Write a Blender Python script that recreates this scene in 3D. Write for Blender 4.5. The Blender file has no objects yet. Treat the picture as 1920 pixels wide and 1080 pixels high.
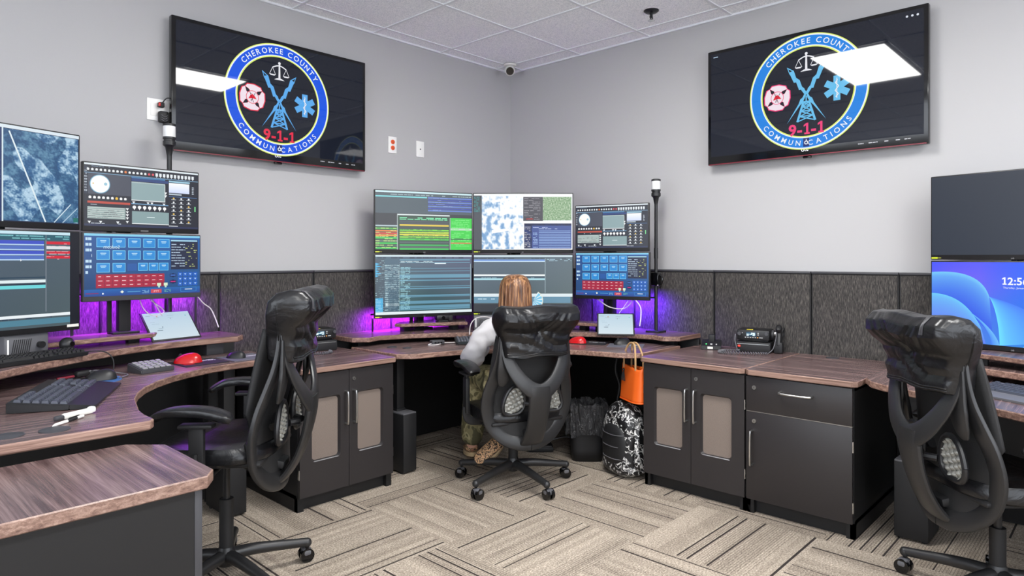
import bpy, bmesh, math, random
from mathutils import Vector, Matrix, noise
R=math.radians; PI=math.pi
S=bpy.context.scene
COL=S.collection
random.seed(7)

# ------------------------------------------------------------------ camera, world, exposure
H=1.30; ANG=R(43.4)
FW=Vector((math.cos(ANG),math.sin(ANG),0)); RT=Vector((math.sin(ANG),-math.cos(ANG),0))
CAM=Vector((-5.65*math.cos(ANG),-5.65*math.sin(ANG),H))
cd=bpy.data.cameras.new('camera'); cam=bpy.data.objects.new('camera',cd); COL.objects.link(cam)
cam.location=CAM; cam.rotation_euler=(PI/2,0,ANG-PI/2)
cd.sensor_width=36; cd.lens=1248/1920*36; cd.shift_x=3/1920; cd.shift_y=-56/1920; cd.clip_start=.02
S.camera=cam
S.view_settings.view_transform='Standard'; S.view_settings.look='None'
S.view_settings.exposure=0.0; S.view_settings.gamma=1; S.view_settings.use_curve_mapping=False
w=bpy.data.worlds.new('world'); S.world=w; w.use_nodes=True
w.node_tree.nodes['Background'].inputs[0].default_value=(.90,.96,1.05,1)
w.node_tree.nodes['Background'].inputs[1].default_value=4.6
PANEL_L=39.0        # brightness of the ceiling light diffusers
LED_P=1.7

# ------------------------------------------------------------------ helpers
def lin(c):
    return tuple(((v/255)/12.92 if v/255<=.04045 else ((v/255+.055)/1.055)**2.4) for v in c)
def mat(name,base,rough=.5,metal=0,**k):
    m=bpy.data.materials.new(name); m.use_nodes=True; b=m.node_tree.nodes['Principled BSDF']
    b.inputs['Base Color'].default_value=(*base,1); b.inputs['Roughness'].default_value=rough; b.inputs['Metallic'].default_value=metal
    for kk,v in k.items():
        b.inputs[kk.replace('_',' ')].default_value=v
    return m
class NT:
    def __init__(s,m): s.t=m.node_tree; s.b=s.t.nodes['Principled BSDF']
    def n(s,ty,**k):
        x=s.t.nodes.new(ty)
        for a,v in k.items(): setattr(x,a,v)
        return x
    def l(s,a,b): s.t.links.new(a,b)
    def m(s,op,a,b=None,c=None):
        x=s.n('ShaderNodeMath',operation=op)
        for i,v in enumerate((a,b,c)):
            if v is None: continue
            if isinstance(v,(int,float)): x.inputs[i].default_value=v
            else: s.l(v,x.inputs[i])
        return x.outputs[0]
    def coord(s,scale=(1,1,1),rot=(0,0,0),kind='Object'):
        tc=s.n('ShaderNodeTexCoord'); mp=s.n('ShaderNodeMapping'); s.l(tc.outputs[kind],mp.inputs[0])
        mp.inputs['Scale'].default_value=scale; mp.inputs['Rotation'].default_value=rot
        return mp.outputs[0]
    def noise(s,v,scale,detail=3,rough=.5,dist=0):
        x=s.n('ShaderNodeTexNoise'); s.l(v,x.inputs['Vector']); x.inputs['Scale'].default_value=scale
        x.inputs['Detail'].default_value=detail; x.inputs['Roughness'].default_value=rough; x.inputs['Distortion'].default_value=dist
        return x.outputs[0]
    def ramp(s,f,*st):
        x=s.n('ShaderNodeValToRGB'); s.l(f,x.inputs[0]); e=x.color_ramp.elements
        while len(e)<len(st): e.new(.5)
        for i,(p,c) in enumerate(st):
            e[i].position=p; e[i].color=(*c,1) if len(c)==3 else c
        return x.outputs[0]
    def bump(s,h,st=.3,d=.002):
        x=s.n('ShaderNodeBump'); s.l(h,x.inputs['Height']); x.inputs['Strength'].default_value=st; x.inputs['Distance'].default_value=d
        s.l(x.outputs[0],s.b.inputs['Normal'])
M={}
def simple(n,rgb,rough=.5,metal=0,**k): M[n]=mat(n,lin(rgb),rough,metal,**k); return M[n]
simple('black_plastic',(24,24,26),.42); simple('soft_black',(22,22,24),.6); simple('gloss_black',(10,10,12),.12)
simple('black_leather',(20,20,22),.30); simple('frame_plastic',(35,35,36),.38); simple('black_laminate',(40,37,38),.42)
simple('carcass_black',(16,16,18),.55); simple('grey_plastic',(92,92,96),.45); simple('dark_grey',(62,62,66),.5)
simple('light_grey',(150,150,152),.5); simple('white_plastic',(228,226,222),.4); simple('lens_white',(225,224,215),.3)
simple('metal',(190,190,188),.28,1.0); simple('chrome',(225,225,225),.1,1.0); simple('dark_metal',(60,60,62),.35,.8)
simple('orange_plastic',(226,88,40),.4); simple('red_plastic',(190,18,22),.22); simple('orange_leather',(225,98,30),.42)
simple('skin',(222,170,145),.5); simple('white_shirt',(196,194,196),.85); simple('tan_sole',(205,180,140),.6)
simple('white_paper',(222,220,212),.7); simple('grey_mat',(96,96,106),.7); simple('black_mat',(26,26,30),.75); simple('blue_mat',(60,105,165),.6)
simple('white_cable',(205,200,200),.5); simple('key_black',(66,70,82),.4); simple('yellow_label',(215,200,50),.5)
simple('cardboard_grip',(120,112,100),.4); simple('wire_grey',(110,110,112),.4); simple('wall_switch',(236,235,232),.4)
simple('tan_strap',(176,140,96),.5); simple('red_mat',(170,30,30),.7); simple('eye_white',(235,235,235),.3); simple('iris',(60,40,25),.2); simple('lip',(170,90,85),.5)
simple('lip_highlight',(150,150,152),.22)  # pale grey painting the light caught on lower door sills
def emis(n,rgb,st,rough=.4):
    m=mat(n,(.02,.02,.02),rough); b=m.node_tree.nodes['Principled BSDF']
    b.inputs['Emission Color'].default_value=(*lin(rgb),1); b.inputs['Emission Strength'].default_value=st; M[n]=m; return m
emis('light_diffuser',(255,254,252),PANEL_L)
emis('led_purple',(150,20,255),4.0); emis('led_blue',(80,40,255),4.0)
emis('green_led',(70,255,120),2.5); emis('red_led',(255,60,40),1.5); emis('orange_led',(255,150,40),1.5); emis('white_led',(255,255,255),1.0); emis('lime_led',(170,220,30),.8)
# screen: picture colours live in a colour attribute and glow
m=mat('screen_picture',(.006,.006,.008),.30); t=NT(m); a=t.n('ShaderNodeAttribute',attribute_name='Col'); t.l(a.outputs[0],t.b.inputs['Emission Color']); t.b.inputs['Emission Strength'].default_value=1.0; M['screen']=m
m=mat('television_picture',(.004,.004,.006),.03); t=NT(m); a=t.n('ShaderNodeAttribute',attribute_name='Col'); t.l(a.outputs[0],t.b.inputs['Emission Color']); t.b.inputs['Emission Strength'].default_value=1.0; M['tv_screen']=m
m=mat('printed_surface',(.5,.5,.5),.5); t=NT(m); a=t.n('ShaderNodeAttribute',attribute_name='Col'); t.l(a.outputs[0],t.b.inputs['Base Color']); M['print']=m
# wall paint
m=mat('wall_paint',lin((176,175,176)),.75); t=NT(m); v=t.coord(); n=t.noise(v,180,2); t.bump(n,.12,.001); M['paint']=m
m=mat('ceiling_tile',(.6,.6,.6),.9); t=NT(m); v=t.coord(); n=t.noise(v,150,2,.6); t.l(t.ramp(n,(.32,lin((216,219,224))),(.6,lin((254,254,255)))),t.b.inputs['Base Color']); M['ceil']=m
simple('grid_metal',(222,224,228),.5)
# carpet tiles, quarter turned
m=mat('carpet',(.3,.27,.22),.95); t=NT(m); tc=t.n('ShaderNodeTexCoord'); sp=t.n('ShaderNodeSeparateXYZ'); t.l(tc.outputs['Object'],sp.inputs[0])
X=t.m('DIVIDE',t.m('ADD',sp.outputs[0],.88),.61); Y=t.m('DIVIDE',t.m('ADD',sp.outputs[1],2.2),.61)
ix=t.m('FLOOR',X); iy=t.m('FLOOR',Y); par=t.m('FLOORED_MODULO',t.m('ADD',ix,iy),2)
fx=t.m('FRACT',X); fy=t.m('FRACT',Y)
def mix(a,b,f): return t.m('ADD',t.m('MULTIPLY',a,t.m('SUBTRACT',1,f)),t.m('MULTIPLY',b,f))
s_=mix(fy,fx,par); al=mix(fx,fy,par)   # parity 0: stripes run along x
def wn(*vals):
    c=t.n('ShaderNodeCombineXYZ')
    for i,vv in enumerate(vals):
        if isinstance(vv,(int,float)): c.inputs[i].default_value=vv
        else: t.l(vv,c.inputs[i])
    w_=t.n('ShaderNodeTexWhiteNoise',noise_dimensions='3D'); t.l(c.outputs[0],w_.inputs[0]); return w_.outputs[0]
c1=t.m('FLOOR',t.m('MULTIPLY',s_,13)); fr1=t.m('FRACT',t.m('MULTIPLY',s_,13))
tid=t.m('ADD',t.m('MULTIPLY',ix,7.13),t.m('MULTIPLY',iy,3.71))
r1=wn(c1,tid,1.5); r2=wn(c1,tid,8.5)
line=t.m('MULTIPLY',t.m('GREATER_THAN',r1,.68),t.m('LESS_THAN',t.m('ABSOLUTE',t.m('SUBTRACT',fr1,.5)),t.m('ADD',.05,t.m('MULTIPLY',r2,.07))))
fine=t.m('LESS_THAN',t.m('FRACT',t.m('MULTIPLY',s_,52)),.3)
fband=t.m('GREATER_THAN',wn(t.m('FLOOR',t.m('MULTIPLY',s_,6)),tid,3.5),.45)
nz=t.noise(t.coord(),125,5,.95); nz2=t.noise(t.coord(),9,2)
bandn=wn(t.m('FLOOR',t.m('MULTIPLY',s_,22)),tid,5.5)
val=t.m('ADD',t.m('MULTIPLY',nz,.92),t.m('MULTIPLY',bandn,.05)); val=t.m('ADD',val,t.m('MULTIPLY',nz2,.05))
val=t.m('SUBTRACT',val,t.m('MULTIPLY',t.m('MULTIPLY',fine,fband),.07))
colr=t.ramp(val,(.36,lin((72,63,57))),(.51,lin((158,145,130))),(.66,lin((236,222,204))))
mx=t.n('ShaderNodeMix',data_type='RGBA'); t.l(line,mx.inputs[0]); t.l(colr,mx.inputs[6]); mx.inputs[7].default_value=(*lin((40,31,28)),1)
t.l(mx.outputs[2],t.b.inputs['Base Color']); t.bump(nz,.5,.004); M['carpet']=m
# wood laminates (grain along local x)
def wood(name,rot=(0,0,0),sc=(1.0,24,24),cols=((66,50,50),(106,86,85),(144,122,118)),rough=.27):
    m=mat(name,(.1,.06,.05),rough); t=NT(m); v=t.coord(sc,rot); n=t.noise(v,1.6,5,.62,.6); v2=t.coord((sc[0]*1.5,sc[1]*5,sc[2]*5),rot); n2=t.noise(v2,2.2,3,.6)
    f=t.m('ADD',t.m('MULTIPLY',n,.7),t.m('MULTIPLY',n2,.3))
    t.l(t.ramp(f,(.34,lin(cols[0])),(.5,lin(cols[1])),(.66,lin(cols[2]))),t.b.inputs['Base Color']); M[name]=m
wood('walnut_top'); wood('walnut_edge',(0,R(40),R(40)),(2,46,46),((80,56,48),(130,100,88),(180,148,132)),.4)
wood('walnut_front',(0,0,0),(1.5,26,60),((86,62,54),(134,106,94),(172,144,130)),.38)
# woven panel cloth
m=mat('woven_panel',(.05,.05,.05),.95); t=NT(m); v=t.coord((420,420,40)); n=t.noise(v,1,2,.6); v2=t.coord((160,160,22)); n2=t.noise(v2,1,2)
t.l(t.ramp(t.m('ADD',t.m('MULTIPLY',n,.65),t.m('MULTIPLY',n2,.35)),(.38,lin((32,31,31))),(.5,lin((56,53,51))),(.64,lin((92,87,83)))),t.b.inputs['Base Color']); t.bump(n,.3,.001); M['woven']=m
# door vent mesh
m=mat('vent_mesh',(.2,.18,.16),.6,.3); t=NT(m); v=t.coord((1,1,1)); sp=t.n('ShaderNodeSeparateXYZ'); t.l(v,sp.inputs[0])
g=t.m('MULTIPLY',t.m('SINE',t.m('MULTIPLY',sp.outputs[0],1400)),t.m('SINE',t.m('MULTIPLY',sp.outputs[2],1400)))
t.l(t.ramp(g,(.0,lin((108,96,88))),(.6,lin((168,154,144)))),t.b.inputs['Base Color']); M['vent']=m
m=mat('chair_mesh',lin((30,30,31)),.7); t=NT(m); n=t.noise(t.coord(),500,2); t.bump(n,.4,.001); M['chair_mesh']=m
# leather with slight creasing
m=M['black_leather']; t=NT(m); n=t.noise(t.coord((6,6,9)),2.0,3,.5,1.2); t.bump(n,.22,.02)
# camouflages, leopard, hair
def blot(name,cols,scale,rough=.8,dist=.8,const=True):
    m=mat(name,(.1,.1,.1),rough); t=NT(m); n=t.noise(t.coord(),scale,2,.5,dist); x=t.n('ShaderNodeValToRGB'); t.l(n,x.inputs[0]); e=x.color_ramp.elements
    while len(e)<len(cols): e.new(.5)
    for i,(p,c) in enumerate(cols): e[i].position=p; e[i].color=(*lin(c),1)
    if const: x.color_ramp.interpolation='CONSTANT'
    t.l(x.outputs[0],t.b.inputs['Base Color']); M[name]=m
blot('backpack_camouflage',[(0,(18,18,20)),(.50,(110,110,112)),(.54,(215,215,212)),(.60,(22,22,24))],30,.45)
blot('trouser_camouflage',[(0,(92,88,62)),(.42,(140,132,96)),(.52,(176,166,126)),(.6,(112,106,74))],9)
blot('leopard_print',[(0,(200,160,120)),(.46,(24,20,20)),(.56,(214,170,128))],75,.7,.4)
m=mat('brown_hair',(.2,.1,.05),.38); t=NT(m); v=t.coord((70,70,2.2)); n=t.noise(v,1.4,4,.6,.3)
t.l(t.ramp(n,(.32,lin((50,30,18))),(.48,lin((106,68,42))),(.64,lin((172,128,88)))),t.b.inputs['Base Color']); t.bump(n,.6,.004); M['hair']=m
m=mat('bin_liner',lin((52,52,54)),.10); t=NT(m); n=t.noise(t.coord((14,14,5)),2.4,4,.6,1.5); t.bump(n,1.0,.03); M['liner']=m
m=mat('lumbar_gel',lin((140,140,134)),.15,.2); t=NT(m); M['gel']=m
m=mat('white_lens',lin((226,227,226)),.25); M['lens']=m

def fin(o,parent=None,label=None):
    COL.objects.link(o)
    if parent is not None: o.parent=parent
    if label: o['label']=label
    return o
class MB:
    """collects shapes; build() links them as one mesh object"""
    def __init__(s): s.bm=bmesh.new(); s.mats=[]; s.cur=0; s.T=Matrix.Identity(4)
    def use(s,m):
        mm=M[m] if isinstance(m,str) else m
        if mm not in s.mats: s.mats.append(mm)
        s.cur=s.mats.index(mm); return s
    def xf(s,T): s.T=T; return s
    def _add(s,vs,fs,smooth=False,mi=None):
        bv=[s.bm.verts.new(s.T@Vector(v)) for v in vs]
        for f in fs:
            try:
                fa=s.bm.faces.new([bv[i] for i in f]); fa.smooth=smooth; fa.material_index=s.cur if mi is None else mi
            except ValueError: pass
        return bv
    def box(s,c,d,b=0,rz=0,rx=0,ry=0,seg=2):
        t_=bmesh.new(); bmesh.ops.create_cube(t_,size=1)
        for v in t_.verts: v.co=Vector((v.co.x*d[0],v.co.y*d[1],v.co.z*d[2]))
        if b>0: bmesh.ops.bevel(t_,geom=list(t_.edges),offset=min(b,min(d)*.49),segments=seg,profile=.5,affect='EDGES')
        Tm=Matrix.Translation(Vector(c))@Matrix.Rotation(rz,4,'Z')@Matrix.Rotation(ry,4,'Y')@Matrix.Rotation(rx,4,'X')
        t_.verts.index_update()
        s._add([Tm@v.co for v in t_.verts],[[v.index for v in f.verts] for f in t_.faces],b>0); t_.free(); return s
    def bx(s,x0,x1,y0,y1,z0,z1,b=0): return s.box(((x0+x1)/2,(y0+y1)/2,(z0+z1)/2),(abs(x1-x0),abs(y1-y0),abs(z1-z0)),b)
    def prism(s,pts,z0,z1,side=None,bev=0):
        """pts counterclockwise outline in xy; optional separate material on the rim"""
        n=len(pts); mi=s.cur
        si=mi
        if side is not None: s.use(side); si=s.cur; s.cur=mi
        if bev>0:
            P=[Vector((p[0],p[1])) for p in pts]; ins=[]
            for i in range(n):
                a=(P[i]-P[i-1]).normalized(); b=(P[(i+1)%n]-P[i]).normalized(); na=Vector((-a.y,a.x)); nb=Vector((-b.y,b.x)); k=(na+nb); 
                if k.length<1e-6: k=na
                k.normalize(); ins.append(P[i]+k*(bev/max(.4,k.dot(na))))
            rings=[[(p.x,p.y,z1) for p in ins],[(p.x,p.y,z1-bev) for p in P],[(p.x,p.y,z0+bev) for p in P],[(p.x,p.y,z0) for p in ins]]
        else: rings=[[(p[0],p[1],z1) for p in pts],[(p[0],p[1],z0) for p in pts]]
        vs=[v for r in rings for v in r]; fs=[]; L=len(rings)
        bv=s._add(vs,[])
        f=s.bm.faces.new([bv[i] for i in range(n)]); f.material_index=mi
        f=s.bm.faces.new([bv[(L-1)*n+i] for i in reversed(range(n))]); f.material_index=mi
        for r in range(L-1):
            for i in range(n):
                j=(i+1)%n
                f=s.bm.faces.new((bv[r*n+i],bv[(r+1)*n+i],bv[(r+1)*n+j],bv[r*n+j])); f.material_index=si
        return s
    def tube(s,pts,r,n=10,caps=True,sub=0,flat=None,up=None):
        """round or flattened tube along points; r number or list; flat = ratio thickness/width; up = thickness direction"""
        P=[Vector(p) for p in pts]; k=len(P); rr=[r]*k if isinstance(r,(int,float)) else list(r)
        if sub>0:
            Q=[];RR=[]
            for i in range(k-1):
                p0=P[max(i-1,0)];p1=P[i];p2=P[i+1];p3=P[min(i+2,k-1)]
                for j in range(sub):
                    u=j/sub
                    Q.append(.5*((2*p1)+(p2-p0)*u+(2*p0-5*p1+4*p2-p3)*u*u+(3*p1-p0-3*p2+p3)*u**3)); RR.append(rr[i]*(1-u)+rr[i+1]*u)
            Q.append(P[-1]);RR.append(rr[-1]);P=Q;rr=RR;k=len(P)
        vs=[];prev=None
        for i in range(k):
            d=(P[min(i+1,k-1)]-P[max(i-1,0)]);
            if d.length<1e-9: d=Vector((0,0,1))
            d.normalize()
            if up is not None:
                a=d.cross(Vector(up)); 
                if a.length<1e-4: a=prev or Vector((1,0,0))
                a.normalize(); b=a.cross(d).normalized(); prev=a
            else:
                if prev is None:
                    h=Vector((0,0,1)) if abs(d.z)<.9 else Vector((1,0,0)); a=d.cross(h).normalized()
                else:
                    a=(prev-d*prev.dot(d)); 
                    if a.length<1e-6: a=d.orthogonal()
                    a.normalize()
                b=d.cross(a); prev=a
            fl=flat if flat else 1
            for j in range(n):
                th=2*PI*j/n; c_,s_2=math.cos(th),math.sin(th)
                if flat: c_=math.copysign(abs(c_)**.7,c_); s_2=math.copysign(abs(s_2)**.7,s_2)
                vs.append(P[i]+a*c_*rr[i]+b*s_2*rr[i]*fl)
        fs=[]
        for i in range(k-1):
            for j in range(n):
                fs.append((i*n+j,i*n+(j+1)%n,(i+1)*n+(j+1)%n,(i+1)*n+j))
        if caps: fs.append(tuple(reversed(range(n)))); fs.append(tuple((k-1)*n+j for j in range(n)))
        s._add(vs,fs,True); return s
    def cyl(s,a,b,r,n=20,r2=None): return s.tube([a,b],[r,r if r2 is None else r2],n)
    def lathe(s,prof,c=(0,0,0),n=24,T=None):
        T=T or Matrix.Identity(4); vs=[];k=len(prof)
        for (r,z) in prof:
            for j in range(n): vs.append(Vector(c)+(T@Vector((r*math.cos(2*PI*j/n),r*math.sin(2*PI*j/n),z))))
        fs=[(i*n+j,i*n+(j+1)%n,(i+1)*n+(j+1)%n,(i+1)*n+j) for i in range(k-1) for j in range(n)]
        fs.append(tuple(reversed(range(n)))); fs.append(tuple((k-1)*n+j for j in range(n)))
        s._add(vs,fs,True); return s
    def ball(s,c,r,n=16,m=10):
        r=(r,r,r) if isinstance(r,(int,float)) else r
        vs=[(c[0],c[1],c[2]+r[2])]
        for i in range(1,m):
            ph=PI*i/m
            for j in range(n): vs.append((c[0]+r[0]*math.sin(ph)*math.cos(2*PI*j/n),c[1]+r[1]*math.sin(ph)*math.sin(2*PI*j/n),c[2]+r[2]*math.cos(ph)))
        vs.append((c[0],c[1],c[2]-r[2])); fs=[(0,1+j,1+(j+1)%n) for j in range(n)]
        for i in range(m-2):
            for j in range(n): fs.append((1+i*n+j,1+(i+1)*n+j,1+(i+1)*n+(j+1)%n,1+i*n+(j+1)%n))
        L=len(vs)-1; fs+=[(L,1+(m-2)*n+(j+1)%n,1+(m-2)*n+j) for j in range(n)]
        s._add(vs,fs,True); return s
    def grid(s,fn,nu,nv,closeu=False,closev=False,caps=False):
        vs=[fn(i/(nu if closeu else nu-1),j/(nv if closev else nv-1)) for i in range(nu) for j in range(nv)]; fs=[]
        for i in range(nu if closeu else nu-1):
            for j in range(nv if closev else nv-1):
                fs.append((i*nv+j,((i+1)%nu)*nv+j,((i+1)%nu)*nv+(j+1)%nv,i*nv+(j+1)%nv))
        if caps: fs.append(tuple(range(nv))); fs.append(tuple(reversed(range((nu-1)*nv,nu*nv))))
        s._add(vs,fs,True); return s
    def build(s,name,m=None,parent=None,label=None,norm=True):
        if norm: bmesh.ops.recalc_face_normals(s.bm,faces=list(s.bm.faces))
        me=bpy.data.meshes.new(name); s.bm.to_mesh(me); s.bm.free()
        if not s.mats: s.mats=[M[m] if isinstance(m,str) else m]
        for x in s.mats: me.materials.append(x)
        try: me.set_sharp_from_angle(angle=R(42))
        except Exception: pass
        return fin(bpy.data.objects.new(name,me),parent,label)
def thing(name,label,cat,loc=(0,0,0),rz=0,group=None):
    o=bpy.data.objects.new(name,None); COL.objects.link(o); o.location=loc; o.rotation_euler=(0,0,rz); o.empty_display_size=.05
    o['label']=label; o['category']=cat
    if group: o['group']=group
    return o
def tag(o,label,cat,group=None,loc=None,rz=None):
    o['label']=label; o['category']=cat
    if group: o['group']=group
    if loc is not None: o.location=loc
    if rz is not None: o.rotation_euler[2]=rz
    return o
def struct(o): o['kind']='structure'; return o
def kids(o): return [c for c in o.children]
def dup(root,label,loc=None,rz=None,group=None):
    allo=list(COL.objects)
    def rec(o,p):
        c=o.copy(); COL.objects.link(c)
        if p is not None: c.parent=p
        for ch in [x for x in allo if x.parent==o]: rec(ch,c)
        return c
    c=rec(root,None); c['label']=label
    if loc is not None: c.location=loc
    if rz is not None: c.rotation_euler=(0,0,rz)
    if group: c['group']=group
    return c

# ------------------------------------------------------------------ pictures and lettering
_gl={}
def glyph(ch,bold=0):
    k=(ch,bold)
    if k in _gl: return _gl[k]
    if ch=='1' and bold>=.018:
        q=[(.08,0),(.42,0),(.42,.11),(.33,.11),(.33,.72),(.21,.72),(.04,.60),(.04,.49),(.19,.56),(.19,.11),(.08,.11)]
        _gl[k]=(q,[(0,1,2,3,9,10),(3,4,5,8,9),(5,6,7,8)],.44); return _gl[k]
    cu=bpy.data.curves.new('g','FONT'); cu.body=ch; cu.size=1; cu.offset=bold; cu.resolution_u=3
    ob=bpy.data.objects.new('g',cu); COL.objects.link(ob); bpy.context.view_layer.update()
    me=bpy.data.meshes.new_from_object(ob); vs=[(v.co.x,v.co.y) for v in me.vertices]; fs=[tuple(p.vertices) for p in me.polygons]
    bpy.data.objects.remove(ob); bpy.data.curves.remove(cu); bpy.data.meshes.remove(me)
    if vs:
        x0=min(v[0] for v in vs); x1=max(v[0] for v in vs); vs=[(v[0]-x0,v[1]) for v in vs]; w_=x1-x0
    else: w_=.22
    _gl[k]=(vs,fs,w_); return _gl[k]
def tw(s,sp=.09,bold=0): return sum(glyph(c,bold)[2]+sp for c in s)-sp
class Canvas:
    """flat picture w x h metres, x right, y down from top left, facing local -y, centre at origin"""
    def __init__(s,w,h): s.w=w; s.h=h; s.v=[]; s.f=[]; s.c=[]; s.layer=0
    def _p(s,x,y): return (x-s.w/2,-.0004-.00022*s.layer,s.h/2-y)
    def poly(s,pts,col,layer=None):
        if layer is not None: s.layer=layer
        b=len(s.v); s.v+=[s._p(*p) for p in pts]; s.f.append(tuple(range(b,b+len(pts)))); s.c.append([col]*len(pts))
    def rect(s,x,y,w,h,col,layer=None): s.poly([(x,y),(x,y+h),(x+w,y+h),(x+w,y)],col,layer)
    def mesh(s,vs,fs,fn,col):
        b=len(s.v); s.v+=[s._p(*fn(*p)) for p in vs]
        for f in fs: s.f.append(tuple(b+i for i in f)); s.c.append([col]*len(f))
    def text(s,st,x,y,h,col,bold=0,sp=.09,ang=0,mirror=False,center=False):
        cx=x-(tw(st,sp,bold)*h/2 if center else 0); u=0
        for c in st:
            vs,fs,w_=glyph(c,bold)
            T=tw(st,sp,bold)*h
            s.mesh(vs,fs,lambda a,b,u=u:((cx+(u+a)*h) if not mirror else (cx+T-(u+a)*h),y-b*h),col); u+=w_+sp
    def arc_text(s,st,cx,cy,r,h,a_mid,col,bold=0,inside=False,sp=.12):
        tot=tw(st,sp,bold)*h; u=0; sg=-1 if inside else 1
        for c in st:
            vs,fs,w_=glyph(c,bold); mid=(u+w_/2)*h-tot/2; a=a_mid+sg*mid/(r+(.35*h if not inside else -.35*h)*1.0)
            ca,sa=math.cos(a),math.sin(a)
            def fn(p,q,w_=w_,a=a,ca=ca,sa=sa):
                lx=(p-w_/2)*h; ly=q*h
                # outward dir (sin a, -cos a) in picture coords (y down), tangent (cos a, sin a)
                if not inside: return (cx+sa*(r+ly)+ca*lx, cy-ca*(r+ly)+sa*lx)
                return (cx+sa*(r-ly)-ca*lx, cy-ca*(r-ly)-sa*lx)
            s.mesh(vs,fs,fn,col); u+=w_+sp
    def ring(s,cx,cy,r0,r1,col,n=72):
        for i in range(n):
            a=2*PI*i/n; b=2*PI*(i+1)/n
            if r0>0: s.poly([(cx+r0*math.cos(a),cy+r0*math.sin(a)),(cx+r1*math.cos(a),cy+r1*math.sin(a)),(cx+r1*math.cos(b),cy+r1*math.sin(b)),(cx+r0*math.cos(b),cy+r0*math.sin(b))],col)
            else: s.poly([(cx,cy),(cx+r1*math.cos(a),cy+r1*math.sin(a)),(cx+r1*math.cos(b),cy+r1*math.sin(b))],col)
    def line(s,pts,w,col):
        for (x0,y0),(x1,y1) in zip(pts,pts[1:]):
            L=math.hypot(x1-x0,y1-y0) or 1; nx=-(y1-y0)/L*w/2; ny=(x1-x0)/L*w/2
            s.poly([(x0+nx,y0+ny),(x0-nx,y0-ny),(x1-nx,y1-ny),(x1+nx,y1+ny)],col)
    def field(s,x,y,w,h,nx,ny,fn):
        b=len(s.v); cc=[]
        for j in range(ny+1):
            for i in range(nx+1): s.v.append(s._p(x+w*i/nx,y+h*j/ny)); cc.append(fn(i/nx,j/ny))
        for j in range(ny):
            for i in range(nx):
                a=j*(nx+1)+i; q=(a,a+nx+1,a+nx+2,a+1); s.f.append(tuple(b+k for k in q)); s.c.append([cc[k] for k in q])
    def dashes(s,x,y,w,h,rows,col,rnd,fill=.6,th=.45,cell=.02):
        rh=h/rows
        for i in range(rows):
            xx=x
            while xx<x+w-cell*.3:
                l=min(rnd.uniform(.4,2.2)*cell,x+w-xx)
                if rnd.random()<fill: s.rect(xx,y+i*rh+rh*(1-th)/2,l*.85,rh*th,col)
                xx+=l
    def build(s,name,m,parent,loc=(0,0,0),label=None,scale=1):
        me=bpy.data.meshes.new(name); me.from_pydata(s.v,[],s.f); ca=me.color_attributes.new('Col','FLOAT_COLOR','CORNER')
        k=0; dat=[]
        for cl in s.c:
            for c in cl: dat+= [*(lin(c)),1.0]
        ca.data.foreach_set('color',dat)
        me.materials.append(M[m]); o=fin(bpy.data.objects.new(name,me),parent,label); o.location=loc; return o
# ------------------------------------------------------------------ the room
XN,YN,CZ=-6.2,-6.2,2.87
b=MB(); b.bx(XN,0,YN,0,-.1,0); struct(b.build('floor','carpet'))
b=MB(); b.bx(XN-.1,.1,YN-.1,.1,CZ,CZ+.1); struct(b.build('ceiling','ceil'))
b=MB(); b.bx(XN-.1,.1,0,.1,0,CZ); struct(b.build('wall_left','paint'))
b=MB(); b.bx(0,.1,YN-.1,0,0,CZ); struct(b.build('wall_right','paint'))
# wide windows added in the unseen back walls, their daylight softens the contrast
b=MB(); b.bx(XN-.1,XN,YN-.1,0,0,.85); b.bx(XN-.1,XN,YN-.1,0,2.45,CZ); b.bx(XN-.1,XN,-.5,0,.85,2.45); b.bx(XN-.1,XN,YN-.1,-5.7,.85,2.45); struct(b.build('wall_back_left','paint'))
b=MB(); b.bx(XN-.1,.1,YN-.1,YN,0,.85); b.bx(XN-.1,.1,YN-.1,YN,2.45,CZ); b.bx(-.5,.1,YN-.1,YN,.85,2.45); b.bx(XN-.1,-5.7,YN-.1,YN,.85,2.45); struct(b.build('wall_back_right','paint'))
b=MB()
for i in range(5): b.bx(XN-.07,XN-.03,-5.7+1.3*i-.02,-5.7+1.3*i+.02,.85,2.45)
struct(b.build('added_window_1','white_plastic'))
b=MB()
for i in range(5): b.bx(-5.7+1.3*i-.02,-5.7+1.3*i+.02,YN-.07,YN-.03,.85,2.45)
struct(b.build('added_window_2','white_plastic'))
# suspended grid
b=MB()
k=0
gx=[-.175-.61*i for i in range(10)]; gy=[-.14-.61*i for i in range(10)]
for x in gx: b.bx(x-.009,x+.009,YN,0,CZ-.006,CZ+.001)
for y in gy: b.bx(XN,0,y-.009,y+.009,CZ-.0058,CZ+.001)
struct(b.build('trim_1','grid_metal'))
b=MB()
b.bx(XN,0,-.02,0,CZ-.012,CZ); b.bx(-.02,0,YN,0,CZ-.012,CZ); struct(b.build('trim_2','grid_metal'))
def ceiling_light(x0,x1,y0,y1,label):
    t=thing('ceiling_light',label,'ceiling light',((x0+x1)/2,(y0+y1)/2,CZ),0,'recessed ceiling lights')
    w_,h_=x1-x0,y1-y0; b=MB()
    for s in(-1,1):
        b.bx(-w_/2+.012,w_/2-.012,s*(h_/2-.03)-.016,s*(h_/2-.03)+.016,-.014,-.007); b.bx(s*(w_/2-.03)-.016,s*(w_/2-.03)+.016,-h_/2+.012,h_/2-.012,-.014,-.007)
    b.build('frame','white_plastic',t); b=MB(); b.bx(-w_/2+.045,w_/2-.045,-h_/2+.045,h_/2-.045,-.012,-.008); b.build('diffuser','light_diffuser',t)
ceiling_light(gx[4],gx[2],gy[4],gy[3],'rectangular ceiling light nearest the corner, its glare showing on both televisions')
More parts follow.
